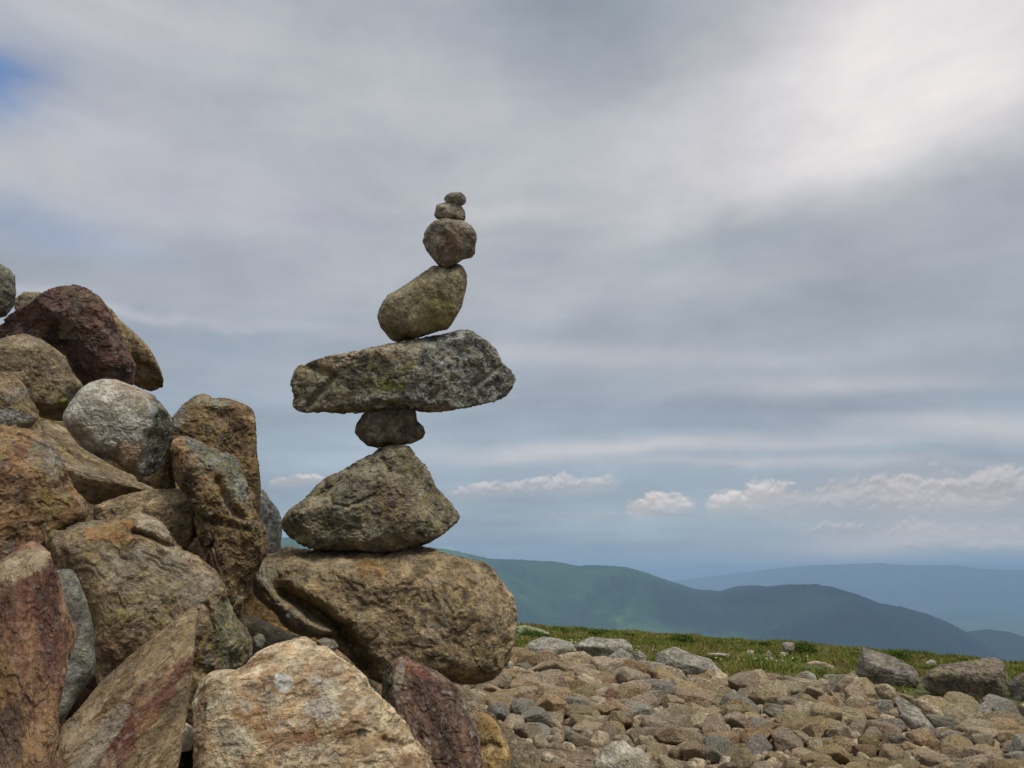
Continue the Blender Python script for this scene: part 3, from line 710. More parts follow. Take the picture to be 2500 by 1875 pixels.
pile('1', [(388,1070),(400,1030),(440,970),(500,890),(560,850),(640,828),(720,830),(800,860),(880,895),(960,930),(1020,1000),(1075,1070),(1080,1150),(1060,1220),(1040,1290),(1000,1380),(940,1440),(870,1435),(800,1420),(740,1370),(700,1340),(620,1325),(540,1290),(480,1220),(430,1160),(395,1110)], 3.1, 'white',
     "round whitish boulder with a dark mossy right side, the palest rock of the cairn", seed=17, level=7, chips=6, lo=.92, depth=.85, p=2.8, amp=.65, q=57,
     facets=[(925,1160,.74,.82,-.18,.52),(640,930,.8,-.15,.75,.62),(800,1200,.98,.05,-.15,1),(560,1250,.7,-.4,-.75,.5)], grooves=[([(700,1210),(735,1230),(725,1330)], 9, .05)],
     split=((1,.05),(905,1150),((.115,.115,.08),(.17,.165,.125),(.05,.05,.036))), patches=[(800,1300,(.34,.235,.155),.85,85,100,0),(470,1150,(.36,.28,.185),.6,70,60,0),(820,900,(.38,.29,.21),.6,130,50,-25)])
pile('1', [(190,1120),(250,1075),(400,1110),(480,1240),(700,1370),(850,1440),(900,1490),(1000,1530),(1000,1590),(850,1600),(620,1620),(560,1610),(450,1520),(380,1420),(300,1300),(200,1200)], 2.95, 'brown', "long tan slab sloping down under the whitish boulder, its underside dark", seed=18, chips=4, lo=.92, depth=.6, p=5,
     facets=[(600,1420,.85,.22,.80,.55),(560,1470,.9,-.1,-.75,.62)], mat_kw=dict(cols=((.27,.205,.13),(.34,.265,.175),(.17,.12,.075)), dark=.25), streak=(.85,0,-.5,4))
pile('S', [(-180,1120),(-100,1050),(0,1035),(35,1039),(82,1050),(118,1078),(149,1113),(168,1160),(185,1195),(208,1218),(220,1245),(222,1275),(200,1310),(140,1350),(60,1400),(0,1440),(-100,1450),(-180,1350)], 2.55, 'dkbrown', "large rusty brown boulder with yellow lichen crumbs, beside the photo's edge", seed=19, level=7, chips=6, lo=.92, depth=.7, center=(20,1235),
     facets=[(60,1130,.85,.1,.7,.7),(40,1280,.98,.05,-.15,1)], mat_kw=dict(lichen=.9, rust=.6, dark=.3, cols=((.21,.122,.066),(.30,.185,.098),(.125,.064,.040))), patches=[(110,1120,(.20,.185,.15),.6,40,35,-40)])
pile('S', [(228,1236),(250,1225),(300,1208),(360,1195),(400,1193),(475,1192),(483,1200),(490,1260),(480,1310),(450,1345),(400,1350),(300,1340),(240,1300),(226,1262)], 2.82, 'brown', "squat brown rock with a flat pale top beside the rusty orange split boulder", seed=20, chips=6, lo=.9, depth=.7, p=4,
     facets=[(330,1225,.75,-.1,.88,.46),(430,1260,.97,.15,-.1,1)], mat_kw=dict(dark=.35, lichen=.5))
pile('e', [(275,330),(300,270),(380,170),(500,75),(600,40),(650,50),(700,85),(850,90),(930,110),(1060,165),(1120,220),(1140,290),(1150,480),(1150,620),(1180,800),(1200,1000),(1190,1230),(1150,1270),(900,1350),(500,1200),(300,900),(260,600)], 3.25, 'brown',
     "tall upright orange brown block with a notched top, standing against the sky", seed=21, level=7, chips=3, lo=.93, depth=.5, p=9, q=46, center=(760,620),
     facets=[(380,260,.72,-.68,.42,.6),(800,130,.7,0,.9,.45),(800,400,1.0,.08,.03,1)], mat_kw=dict(rust=.75, dark=.3, cols=((.22,.145,.078),(.30,.205,.115),(.125,.08,.046))), patches=[(620,110,(.19,.195,.15),.85,250,45,0),(360,300,(.27,.26,.21),.7,60,130,-15)])
pile('S', [(413,1085),(422,1071),(446,1062),(470,1068),(519,1092),(567,1109),(586,1124),(596,1150),(605,1179),(615,1227),(639,1268),(651,1288),(656,1336),(650,1354),(632,1395),(613,1425),(600,1480),(590,1560),(520,1560),(500,1440),(520,1400),(509,1374),(482,1315),(470,1260),(440,1193),(425,1150)], 2.78, 'dkbrown',
     "rugged split boulder with grey lichen crest and rusty orange lower face", seed=22, level=7, chips=6, lo=.9, depth=.75, p=3.5, center=(540,1260), amp=1.7,
     facets=[(432,1120,.85,-.88,-.05,.42),(520,1125,.85,.35,.62,.66),(560,1330,.95,.2,-.25,.95)], grooves=[([(530,1170),(560,1230),(600,1270)], 10, .2),([(510,1270),(620,1300)], 9, .12)],
     mat_kw=dict(rust=.8, lichen=.7, dark=.4, cols=((.175,.115,.062),(.26,.18,.095),(.085,.056,.036))), patches=[(515,1105,(.21,.21,.17),.85,90,28,-28),(570,1170,(.155,.16,.12),.85,28,60,20),(590,1200,(.28,.285,.25),.7,16,38,15),(440,1100,(.33,.17,.08),.7,14,34,0),(520,1200,(.30,.19,.095),.7,30,36,20)])
pile('S', [(639,1191),(650,1200),(661,1220),(680,1244),(688,1268),(689,1300),(685,1336),(675,1350),(655,1370),(630,1360),(600,1300),(600,1220),(620,1192)], 3.3, 'white', "narrow whitish granite rock squeezed in just left of the balanced stack", seed=23, chips=7, mat_kw=dict(speck=.5, dark=.02, cols=((.46,.455,.41),(.56,.56,.52),(.32,.30,.25))))
pile('i', [(850,215),(880,180),(960,150),(1040,165),(1130,195),(1160,215),(1120,255),(1000,290),(900,280)], 3.45, 'ggreen', "small flat stone peeping over the left shoulder of the base boulder", seed=24, level=5)
pile('2', [(240,200),(330,150),(420,105),(560,105),(620,120),(700,80),(800,68),(900,65),(980,100),(1050,170),(1100,250),(1150,300),(1240,340),(1350,430),(1400,510),(1430,620),(1480,720),(1540,800),(1570,880),(1560,970),(1500,1040),(1310,1100),(1290,1250),(1200,1400),(1000,1500),(700,1300),(600,1150),(560,900),(500,700),(420,560),(340,450),(290,310)], 2.45, 'dkbrown',
     "largest rusty brown boulder at the heart of the cairn with a hump of pale crust", seed=25, level=7, chips=13, lo=.89, depth=.62, p=3.4, center=(950,650),
     facets=[(700,200,.72,-.1,.85,.5),(1340,760,.78,.78,-.02,.58),(850,780,.97,-.05,-.28,.95),(1200,380,.85,.45,.5,.75)], grooves=[([(840,215),(950,230),(1080,250)], 16, .18),([(1310,640),(1310,900)], 14, .1)],
     mat_kw=dict(rust=.7, lichen=.65, dark=.35, cols=((.205,.145,.085),(.30,.225,.14),(.11,.075,.045))), patches=[(950,140,(.38,.31,.225),.85,150,50,-25),(700,200,(.33,.17,.075),.75,130,65,0),(1010,480,(.34,.29,.215),.55,330,140,-20),(1430,830,(.15,.15,.085),.8,110,220,10),(430,140,(.19,.19,.14),.7,170,35,0),(850,900,(.11,.06,.04),.6,260,140,0)])
pile('2', [(1440,740),(1480,745),(1540,790),(1575,860),(1575,960),(1540,1010),(1480,1000),(1430,880)], 2.65, 'lichen', "narrow dark stone edge standing in the crevice beside the base boulder", seed=26, level=5)
pile('2', [(-200,450),(0,360),(60,320),(150,250),(210,238),(270,260),(310,300),(340,380),(370,440),(400,560),(430,680),(480,800),(480,880),(440,960),(400,1150),(370,1280),(385,1500),(395,1700),(380,1950),(0,2000),(-200,1900),(-250,1200)], 1.7, 'mstreak',
     "streaky maroon and gold slab standing in the nearest corner of the cairn", seed=27, level=7, chips=4, lo=.94, depth=.34, p=9, q=41, center=(110,1100),
     facets=[(120,400,.7,-.25,.78,.58),(180,900,1.0,.06,-.06,1),(420,820,.7,.85,0,.5)], streak=(-.18,0,.98,3.0), stretch=(-.18,0,.98,2.0), mat_kw=dict(lichen=.1), patches=[(90,390,(.33,.265,.17),.85,190,90,25),(60,1400,(.30,.195,.095),.6,70,400,12),(40,1500,(.13,.09,.08),.6,70,200,0)])
pile('2', [(330,430),(370,420),(450,415),(490,470),(540,600),(580,760),(600,1000),(595,1080),(500,1200),(400,1370),(320,1400),(290,1000),(310,600)], 1.98, 'ggreen', "smooth grey green slab standing between the streaky maroon slab and the central boulder", seed=28, chips=4, lo=.94, depth=.7, amp=.6,
     mat_kw=dict(dark=.12, pale=.1), patches=[(440,1050,(.36,.36,.34),.7,45,50,0)], facets=[(430,800,.95,.1,.1,1)])
pile('2', [(1215,650),(1245,670),(1252,740),(1225,850),(1195,1150),(1155,1400),(1115,1659),(1080,1950),(700,2000),(340,1950),(350,1600),(380,1400),(500,1280),(620,1130),(800,960),(1000,800),(1130,700)], 1.78, 'olive',
     "sharp pointed wedge with a wine red stain running up its front face", seed=29, level=7, chips=2, lo=.95, depth=.42, p=9, q=57, center=(820,1480),
     facets=[(740,1180,.92,-.62,.55,.56),(900,1350,1.0,.12,.12,1),(1195,1150,.6,.93,.05,.36)], streak=(.62,0,.78,2.6), stretch=(.62,0,.78,2), amp=.7,
     mat_kw=dict(cols=((.27,.195,.112),(.35,.265,.165),(.175,.120,.066)), lichen=.1, dark=.1, rust=.35), patches=[(880,1290,(.155,.070,.052),.88,330,105,50),(870,1390,(.26,.13,.06),.7,110,60,20),(730,1510,(.16,.072,.055),.85,120,100,60),(960,1150,(.30,.22,.13),.5,120,40,50),(620,1500,(.36,.32,.24),.7,60,220,-35)])
pile('2', [(1110,1390),(1150,1370),(1200,1400),(1215,1480),(1190,1550),(1130,1560),(1090,1480)], 2.15, 'white', "little pale lichen stone deep in the gap right of the pointed wedge", seed=30, level=5)
pile('3', [(-330,1400),(-340,1300),(-325,1200),(-260,1080),(-220,1045),(-120,1045),(-80,1050),(0,1010),(60,940),(150,895),(260,860),(350,840),(400,843),(440,880),(520,910),(600,975),(700,1040),(755,1090),(780,1150),(900,1260),(1000,1370),(1060,1470),(1110,1520),(1170,1620),(1210,1700),(1230,1950),(900,2100),(300,2150),(-200,2050),(-330,1800)], 2.0, 'tan',
     "bright sandy boulder with rusty stains and a white patch, frontmost in the cairn", seed=31, level=7, chips=14, lo=.89, depth=.5, p=3.4, center=(420,1500),
     facets=[(300,1150,.86,-.1,.58,.80),(850,1400,.85,.6,.35,.72),(200,1550,1.0,-.08,.2,.98),(-200,1400,.75,-.7,.1,.7)],
     streak=(.8,0,.45,1.5), stretch=(.8,0,.45,1.4), grooves=[([(870,1480),(1000,1530),(1060,1500)], 18, .12)], mat_kw=dict(speck=.3, dark=.12), patches=[(240,1140,(.55,.54,.48),.9,60,50,-35),(450,1130,(.50,.46,.41),.6,75,30,-25),(480,1290,(.48,.45,.39),.6,110,60,0),(120,1330,(.33,.18,.085),.6,170,80,15),(280,1470,(.30,.14,.07),.6,150,50,0),(710,1440,(.045,.035,.03),.95,30,20,-15),(90,990,(.22,.13,.07),.7,70,35,20)])
pile('3', [(850,1060),(880,1010),(960,955),(1000,950),(1040,985),(1100,1010),(1200,1055),(1270,1110),(1330,1160),(1390,1260),(1430,1350),(1460,1480),(1475,1659),(1480,1900),(1300,2000),(1050,1900),(900,1600),(840,1250)], 2.3, 'maroon',
     "pointed purple brown slab leaning in front of the base boulder's lower right", seed=32, level=7, chips=5, lo=.93, depth=.45, p=4.5, q=46, center=(1180,1480),
     facets=[(925,1150,.72,-.9,-.02,.42),(1240,1120,.85,.55,.5,.66),(1180,1500,1.0,.1,0,1)], streak=(-.3,0,.95,3), mat_kw=dict(cols=((.150,.090,.068),(.205,.130,.095),(.088,.058,.048)), pale=.12, speck=.45, dark=.25),
     split=((-1,-.12),(915,1150),((.085,.085,.04),(.13,.135,.05),(.04,.04,.028))), patches=[(1050,1030,(.20,.075,.05),.7,110,45,-35),(1390,1250,(.22,.18,.13),.7,35,170,20),(960,1100,(.25,.22,.17),.7,30,110,-15)])
pile('3', [(1380,1300),(1420,1295),(1450,1305),(1520,1325),(1570,1380),(1600,1450),(1630,1500),(1655,1580),(1648,1659),(1630,1900),(1450,1950),(1380,1700)], 2.42, 'ochre', "golden ochre rock tucked behind the purple brown slab at the bottom of the cairn", seed=33, chips=6, lo=.9, depth=.6, grooves=[([(1440,1530),(1540,1510),(1590,1530)], 16, .2)])
pile('3', [(1240,1110),(1320,1135),(1380,1160),(1440,1210),(1460,1270),(1500,1330),(1480,1500),(1350,1550),(1250,1400)], 2.75, 'tan', "drab tan rock showing between the purple brown slab and the rubble field", seed=34, chips=6, depth=.6, mat_kw=dict(rust=.2, cols=((.27,.215,.14),(.33,.27,.19),(.17,.125,.08))))
pile('i', [(550,1220),(620,1165),(680,1185),(705,1260),(660,1350),(580,1340)], 2.7, 'ggreen', "little grey stone deep in the dark crevice left of the base boulder", seed=35, level=5)
pile('S', [(350,1160),(385,1105),(412,1080),(430,1190),(440,1260),(350,1240)], 3.35, 'brown', "brown rock peeping out of the shade between the whitish and the split boulder", seed=36, chips=6, depth=.7)
pile('i', [(1290,1260),(1380,1215),(1500,1240),(1560,1320),(1450,1420),(1320,1380)], 2.85, 'warmgrey', "dim stone under the groove of the base boulder, behind the sandy boulder", seed=37, level=5)

# plain rocks that carry the cairn from behind and below (seen through its gaps and from the side)
def free_rock_mesh(seed, level=5, ax=(1, .8, .65), chips=14, lo=.78, hi=.96, amp=1.0):
    rng = np.random.RandomState(seed)
    u, fc = ico(level)
    a = np.array(ax)
    g = (np.abs(u / a) ** 3.6).sum(1) ** (1 / 3.6)
    r = chip(u, 1 / g, rng, chips, lo, hi, 60)
    v = rough_up(u * r[:, None], fc, .85, rng, amp)
    return v, fc
under = rockmat("cairn_filler_stone", size=.8, vary=True, **dict(PAL['dkbrown'], rust=.1))
fill_me = []
for k in range(5):
    v, fc = free_rock_mesh(400 + k, 5)
    o = mesh_obj("cairn_rock", v, fc, under); fill_me.append(o.data)
    if k: bpy.data.objects.remove(o)
    else: proto0 = o
rng = random.Random(5)
FP = [(-.25, 3.15, -.78, .42), (-.12, 3.15, -.74, .27), (-.62, 3.2, -.72, .36), (-.95, 3.35, -.45, .42), (-.45, 3.7, -.85, .4), (-.3, 3.75, -1.0, .34),
      (-.35, 2.6, -.85, .34), (-1.3, 3.0, -.3, .4), (-1.55, 3.6, 0.0, .45), (-2.1, 3.5, .1, .5), (-2.2, 4.3, .5, .6), (-1.7, 4.3, .1, .5), (-2.9, 4.2, .5, .6),
      (-1.2, 4.1, -.5, .5), (-.7, 4.3, -.9, .4), (-3.2, 3.4, .1, .6), (-2.9, 5.1, .3, .6), (-2.0, 5.2, -.1, .6), (-1.1, 5.0, -.7, .5), (-1.2, 2.5, -.7, .4), (-1.9, 2.7, -.3, .5),
      (-2.05, 4.25, .38, .42), (-2.8, 4.0, .68, .5), (-.72, 2.15, -.95, .34), (.0, 2.35, -.95, .3), (-2.5, 2.6, -.3, .5), (-1.6, 1.9, -.9, .4), (-1.55, 3.15, -.1, .3)]
for i, (x, y, z_, s_) in enumerate(FP):
    o = proto0 if i == 0 else bpy.data.objects.new("cairn_rock", fill_me[i % 5])
    if i: col.objects.link(o)
    o.location = (x, y, z_); o.scale = (s_, s_ * .9, s_ * .8)
    o.rotation_euler = (rng.uniform(-.5, .5), rng.uniform(-.5, .5), rng.uniform(0, 6.28))
    tag(o, "half hidden brown rock packed deep inside the cairn behind larger ones", "rock", "rocks packed deep inside the cairn")

# ------------------------------------------------------------------ distinct stones of the rubble field
def ground_hit(px, py):
    r = ray(px, py); t = 1.0
    for _ in range(400):
        pnt = r * t
        if pnt[2] < float(ground_z(pnt[0], pnt[1])): break
        t *= 1.01
    return t
feat = []
def field(z, pts, pal, label, name="rubble_stone", up=8, **kw):
    pg = tr(z, pts)
    by = pg[:, 1].max(); bx = pg[pg[:, 1].argmax(), 0]
    wd = (pg[:, 0].max() - pg[:, 0].min()); t = ground_hit(bx, by - up)
    D = t * (1 + .28 * wd / F0)
    kw.setdefault('depth', .8); kw.setdefault('level', 5)
    o = rock(name, z, pts, D, pal, label, group="stones of the rubble field", cat="stone", fine=.6, **kw)
    l = o.matrix_world.translation
    feat.append((l.x, l.y, wd / F0 * D / 2))
    return o
field('7', [(915,600),(945,470),(965,405),(1040,430),(1130,460),(1200,480),(1290,530),(1360,560),(1400,620),(1410,680),(1380,720),(1300,760),(1190,760),(1100,720),(1000,690),(920,640)], 'grubble', "large angular grey brown boulder tilted up at the edge of the grass", seed=51, level=6, chips=5, lo=.93, p=5,
      facets=[(1150,570,.93,.22,.70,.6),(1080,620,.95,-.08,-.35,.93),(960,560,.6,-.85,.1,.5)], mat_kw=dict(cols=((.19,.165,.135),(.24,.21,.175),(.12,.10,.08)), pale=.05, dark=.3))
field('7', [(1425,640),(1480,590),(1560,545),(1700,525),(1800,515),(1920,488),(2000,492),(2050,520),(2080,590),(2095,680),(2070,790),(1950,870),(1740,880),(1640,850),(1500,780),(1430,720)], 'grubble', "long flat topped boulder with yellow green lichen on top and a dark front", seed=52, level=6, chips=4, lo=.94, p=5, depth=.7,
      facets=[(1750,600,.92,-.05,.88,.46),(1700,640,.97,0,-.42,.9),(2060,650,.6,.85,-.1,.5)], mat_kw=dict(lichen=.6, cols=((.17,.13,.10),(.23,.18,.14),(.10,.08,.07)), pale=.05, lcol=(.24,.25,.07)))
field('7', [(2085,700),(2130,640),(2212,605),(2350,620),(2420,760),(2330,880),(2212,880),(2120,850)], 'grubble', "dark grey boulder cut off by the photo's edge beside the long flat topped boulder", seed=53, level=6, mat_kw=dict(cols=((.12,.11,.095),(.16,.15,.13),(.08,.07,.06)), pale=.05))
field('7', [(1215,800),(1260,790),(1380,870),(1480,980),(1550,1070),(1545,1170),(1480,1110),(1350,1060),(1250,960)], 'grubble', "long grey slab sliding down between the rubble stones below the tilted boulder", seed=54, chips=4, lo=.93, facets=[(1350,960,.9,.3,.7,.6)])
field('7', [(1045,825),(1110,812),(1195,820),(1215,900),(1205,985),(1100,990),(1045,970)], 'grubble', "squared greenish block standing on end under a lens shaped stone", seed=55, chips=4, lo=.93, p=6)
field('7', [(1050,720),(1100,692),(1160,695),(1215,730),(1225,780),(1190,812),(1120,812),(1075,770)], 'rubble', "lens shaped tan stone lying on top of the squared greenish block", seed=56, chips=5, up=-45)
field('7', [(760,700),(830,640),(900,585),(930,640),(955,720),(945,800),(850,850),(780,830)], 'rubble', "upright tan stone with a pointed top, just left of the tilted boulder", seed=57, facets=[(880,700,.95,.2,.2,1)])
field('7', [(520,750),(560,700),(650,648),(710,670),(720,720),(685,810),(560,840),(525,800)], 'rubble', "rounded pale stone near the grass, left of the upright pointed stone", seed=58, mat_kw=dict(pale=.4))
field('7', [(810,850),(870,790),(960,790),(1035,850),(1020,910),(930,935),(830,910)], 'rubble', "cream topped stone with a dark gap on its right, beside the squared block", seed=59, mat_kw=dict(pale=.5))
field('7', [(1370,820),(1400,800),(1460,800),(1560,880),(1660,1030),(1560,1060),(1440,990)], 'rubble', "long brown stone leaning alongside the sliding grey slab", seed=60, chips=5)
field('7', [(1560,840),(1620,815),(1690,890),(1650,940),(1580,900)], 'rubble', "small tan egg shaped stone in front of the long flat topped boulder", seed=61)
field('7', [(1700,940),(1760,900),(1900,930),(1955,1010),(1850,1025),(1710,980)], 'rubble', "arched tan stone below the long flat topped boulder's right half", seed=62, mat_kw=dict(pale=.4))
field('7', [(1555,1080),(1640,1045),(1740,1080),(1800,1190),(1700,1230),(1570,1180)], 'grubble', "big rounded grey stone in the lower right of the rubble, streaked with lichen", seed=63)
field('7', [(440,650),(480,605),(540,592),(600,620),(620,680),(580,730),(480,720)], 'grubble', "dull round grey boulder where rubble meets the grass", seed=64)
field('6', [(400,430),(450,365),(560,328),(680,345),(780,375),(820,440),(760,500),(600,510),(430,490)], 'grubble', "low grey lichen boulder at the far left end of the rubble", seed=65, chips=4, facets=[(600,400,.8,0,.85,.5)])
field('6', [(780,400),(850,360),(930,330),(1060,345),(1180,345),(1245,400),(1250,450),(1100,500),(1010,530),(850,480)], 'grubble', "wavy topped grey boulder behind the first row of rubble", seed=66, chips=4, facets=[(1000,390,.8,0,.8,.6),(1050,450,.9,-.1,-.5,.85)])
field('6', [(1030,540),(1060,480),(1150,415),(1240,460),(1300,560),(1305,630),(1180,640),(1050,600)], 'grubble', "peaked grey stone with a rusty lower left corner near the grass", seed=67, facets=[(1180,500,.9,.3,.5,.8)], patches=[(1090,550,(.33,.18,.09),.8,50,20,-20)])
field('6', [(1400,630),(1430,460),(1500,425),(1570,405),(1700,460),(1850,500),(1940,600),(1900,650),(1700,680),(1480,680)], 'grubble', "broad pale grey boulder with a steep peak at the grass edge", seed=68, level=6, chips=5, facets=[(1650,520,.85,.2,.7,.65),(1600,580,.9,0,-.35,.93)], mat_kw=dict(pale=.5))
field('6', [(650,480),(740,450),(870,440),(960,500),(975,570),(900,610),(780,560),(690,540)], 'rubble', "ribbed tan stone below the wavy topped grey boulder", seed=69)
field('6', [(1255,450),(1300,435),(1355,480),(1345,560),(1290,570),(1262,510)], 'grubble', "small upright grey stone between the peaked stone and the broad pale boulder", seed=70)
field('6', [(480,540),(500,470),(560,430),(640,440),(650,500),(560,590),(490,580)], 'rubble', "reddish pink stone near the left end of the rubble", seed=71, mat_kw=dict(cols=((.32,.20,.14),(.38,.26,.19),(.22,.13,.09))))
field('6', [(345,650),(400,615),(520,615),(590,670),(510,740),(380,750)], 'ggreen', "smooth dark green grey stone just right of the base boulder's foot", seed=72)
field('6', [(1870,850),(1960,790),(2100,770),(2160,810),(2110,870),(1990,920),(1900,890)], 'ggreen', "flat blue grey flagstone lying in the middle of the rubble", seed=73, chips=3, lo=.95, facets=[(2020,830,.8,0,.9,.4)], mat_kw=dict(lichen=.15))
field('6', [(905,800),(960,740),(1100,700),(1140,740),(1150,830),(1090,880),(960,880)], 'rubble', "large rose tinted stone with a red face amid the rubble", seed=74, chips=6, patches=[(1070,790,(.28,.14,.10),.8,80,50,20)])
field('6', [(800,640),(870,610),(1010,670),(1000,740),(890,800),(830,760)], 'rubble', "wedge shaped stone with a pale top above the rose tinted stone", seed=75, facets=[(920,680,.8,.3,.8,.5)], mat_kw=dict(pale=.5))
field('6', [(1680,660),(1740,630),(1880,680),(1900,750),(1840,790),(1720,740)], 'rubble', "slanting tan stone in front of the broad pale boulder", seed=76)
field('6', [(1315,750),(1470,740),(1482,810),(1430,870),(1330,860)], 'grubble', "squarish grey green stone near the middle of the rubble", seed=77, p=6)
field('6', [(1370,710),(1430,660),(1560,640),(1650,670),(1640,750),(1540,800),(1440,760)], 'rubble', "lumpy tan stone under the left foot of the broad pale boulder", seed=78)
field('6', [(1620,850),(1700,830),(1840,900),(1830,980),(1710,960)], 'rubble', "slanting pinkish tan stone left of the blue grey flagstone", seed=79)
field('6', [(1425,930),(1500,880),(1640,900),(1660,980),(1540,1020),(1440,980)], 'grubble', "rounded pale grey stone in the near half of the rubble", seed=80)
field('6', [(940,1280),(1020,1180),(1100,1150),(1180,1125),(1240,1180),(1300,1190),(1350,1230),(1400,1320),(1430,1450),(1200,1560),(960,1500)], 'rubble', "pale lichen spotted boulder rising from the bare soil at the photo's bottom", seed=81, level=6, mat_kw=dict(pale=.5, lichen=.5, cols=((.42,.385,.29),(.52,.49,.39),(.29,.25,.17))), facets=[(1120,1250,.85,-.1,.65,.75),(1270,1280,.85,.5,.4,.75)])
field('6', [(290,1260),(320,1220),(400,1208),(510,1215),(545,1265),(530,1380),(300,1400)], 'ggreen', "dark squat stone on bare soil right of the ochre rock", seed=82, mat_kw=dict(cols=((.11,.10,.08),(.15,.14,.11),(.07,.06,.05))))
# the small stones scattered in the grass
def grass_stone(z, pts, pal, label, **kw):
    return field(z, pts, pal, label, name="stone", up=2, level=4, **kw)
grass_stone('7', [(60,450),(90,430),(130,440),(125,475),(75,475)], 'rubble', "tan stone lying in the grass, left of the three pale ones")
grass_stone('7', [(205,480),(240,435),(268,460),(265,490),(215,492)], 'rubble', "small pointed pale stone in the middle of the grass", seed=84, mat_kw=dict(pale=.6))
grass_stone('7', [(330,450),(360,447),(388,462),(370,478),(335,475)], 'white', "flat white stone in the grass beside the small pointed one", seed=85)
grass_stone('7', [(530,530),(600,515),(690,530),(748,560),(740,590),(600,590),(540,560)], 'rubble', "low pinkish outcrop in the grass left of the tilted boulder", seed=86)
grass_stone('6', [(340,250),(420,240),(540,270),(620,310),(560,345),(350,340)], 'ggreen', "mossy pale green mound of stone at the grass crest beside the base boulder", seed=87, mat_kw=dict(cols=((.20,.24,.11),(.27,.31,.17),(.13,.16,.07))))
grass_stone('7', [(1450,530),(1490,508),(1530,520),(1540,550),(1460,560)], 'white', "pale lichen stone peeping from the grass behind the flat topped boulder", seed=88, mat_kw=dict(lichen=.7))
grass_stone('6', [(1820,460),(1900,455),(1990,465),(1995,490),(1900,490),(1830,480)], 'white', "row of low white stone in the grass behind the broad pale boulder", seed=89)

# ------------------------------------------------------------------ rubble field: individual stones
rub = rockmat("rubble_tan_stone", size=.8, vary=True, fine=.55, **PAL['rubble'])
grb = rockmat("rubble_grey_stone", size=.8, vary=True, fine=.55, **PAL['grubble'])
protos = []
_axes = [(1,.8,.55),(1,.7,.6),(1,.9,.45),(1,.75,.7),(1,.6,.5),(1,.85,.62),(1,.65,.42),(1,.92,.75),(1,.7,.5),(1,.8,.4),(1,.72,.58),(1,.85,.5)]
for k, ax in enumerate(_axes):
    protos.append(free_rock_mesh(600 + k, 4, ax, 9 + (k % 4) * 3, .50 + .06 * (k % 3), .86, .75))
pm = {}
def proto_mesh(k, mat):
    if (k, mat.name) not in pm:
        o = mesh_obj("rubble_stone", *protos[k], mat); pm[(k, mat.name)] = o.data; bpy.data.objects.remove(o)
    return pm[(k, mat.name)]
R = np.random.RandomState(11)
def grass_edge(x): return 11.35 - .40 * x
def inview(x, y, z):
    v = np.array([x, y, z]); d = v @ FWD
    if d <= .1: return None
    return W0 / 2 + v @ RT / d * F0, H0 / 2 - v @ UP / d * F0, d
placed = [(x, y, r * .95) for x, y, r in feat] + [(x * (1 - 1.0 * r / math.hypot(x, y)), y * (1 - 1.0 * r / math.hypot(x, y)), r * .62) for x, y, r in feat if r > .16]
cell = {}
def near_ok(x, y, r, k):
    gx, gy = int(x // .5), int(y // .5)
    for i in range(gx - 2, gx + 3):
        for j in range(gy - 2, gy + 3):
            for (a, b, s) in cell.get((i, j), ()):
                if (a - x) ** 2 + (b - y) ** 2 < (k * (s + r)) ** 2: return False
    return True
def add(x, y, r): cell.setdefault((int(x // .5), int(y // .5)), []).append((x, y, r))
for q_ in placed: add(*q_)
cands = []
for _ in range(40000):
    y = R.uniform(4.6, 13.6) ; x = R.uniform(-2.6, 12.5)
    if y > grass_edge(x) + R.normal() * .12 + .25 * math.sin(x * 2.1): continue
    if x < -.3 and y < 5.6: continue
    if x > .68 * y + 1.6: continue
    a = y * .0094 * min(2.1, math.exp(R.normal() * .46))
    bare = math.exp(-(((x - .6) / 1.0) ** 2 + ((y - 5.9) / .8) ** 2))
    if R.rand() < bare: continue
    cands.append((a * (1 - .4 * bare), x, y))
cands.sort(reverse=True)
stones = []
for a, x, y in cands:
    if near_ok(x, y, a, .72): add(x, y, a); stones.append((a, x, y))
vis, rest = [], []
for a, x, y in stones:
    z_ = float(ground_z(x, y))
    iv_ = inview(x, y, z_)
    if iv_ and -20 < iv_[0] < 2520 and iv_[1] < 1915 and not (iv_[0] < 1180): vis.append((a / iv_[2], a, x, y, z_))
    else: rest.append((a, x, y, z_))
vis.sort(reverse=True)
print("stones in view", len(vis), "outside", len(rest))
NIND = 262
mass_v, mass_f, mass_n = [], [], 0
def mass(k, M):
    global mass_n
    v, fc = protos[k]
    mass_v.append(v @ np.array(M.to_3x3()).T + np.array(M.translation)); mass_f.append(fc + mass_n); mass_n += len(v)
for i, s_ in enumerate(vis):
    _, a, x, y, z_ = s_
    k = R.randint(len(protos)); ax = _axes[k]
    rot = Matrix.Rotation(R.uniform(0, 6.28), 4, 'Z') @ Matrix.Rotation(R.normal() * .32, 4, 'X') @ Matrix.Rotation(R.normal() * .32, 4, 'Y')
    M = Matrix.Translation((x, y, z_ + a * ax[2] * R.uniform(.45, 1.0))) @ rot @ Matrix.Diagonal((a * 1.12, a * 1.12, a * 1.12, 1))
    if i < NIND:
        grey = R.rand() < .13
        o = bpy.data.objects.new("rubble_stone", proto_mesh(k, grb if grey else rub)); col.objects.link(o)
        o.matrix_world = M @ Matrix.Diagonal((1.0, 1.0, R.uniform(.68, 1.0), 1))
        if grey: tag(o, "greyish loose stone lying among the tan rubble", "stone", "grey stones of the rubble field")
        else: tag(o, "tan loose stone lying in the rubble field", "stone", "tan stones of the rubble field")
    else: rest.append((a, x, y, z_))
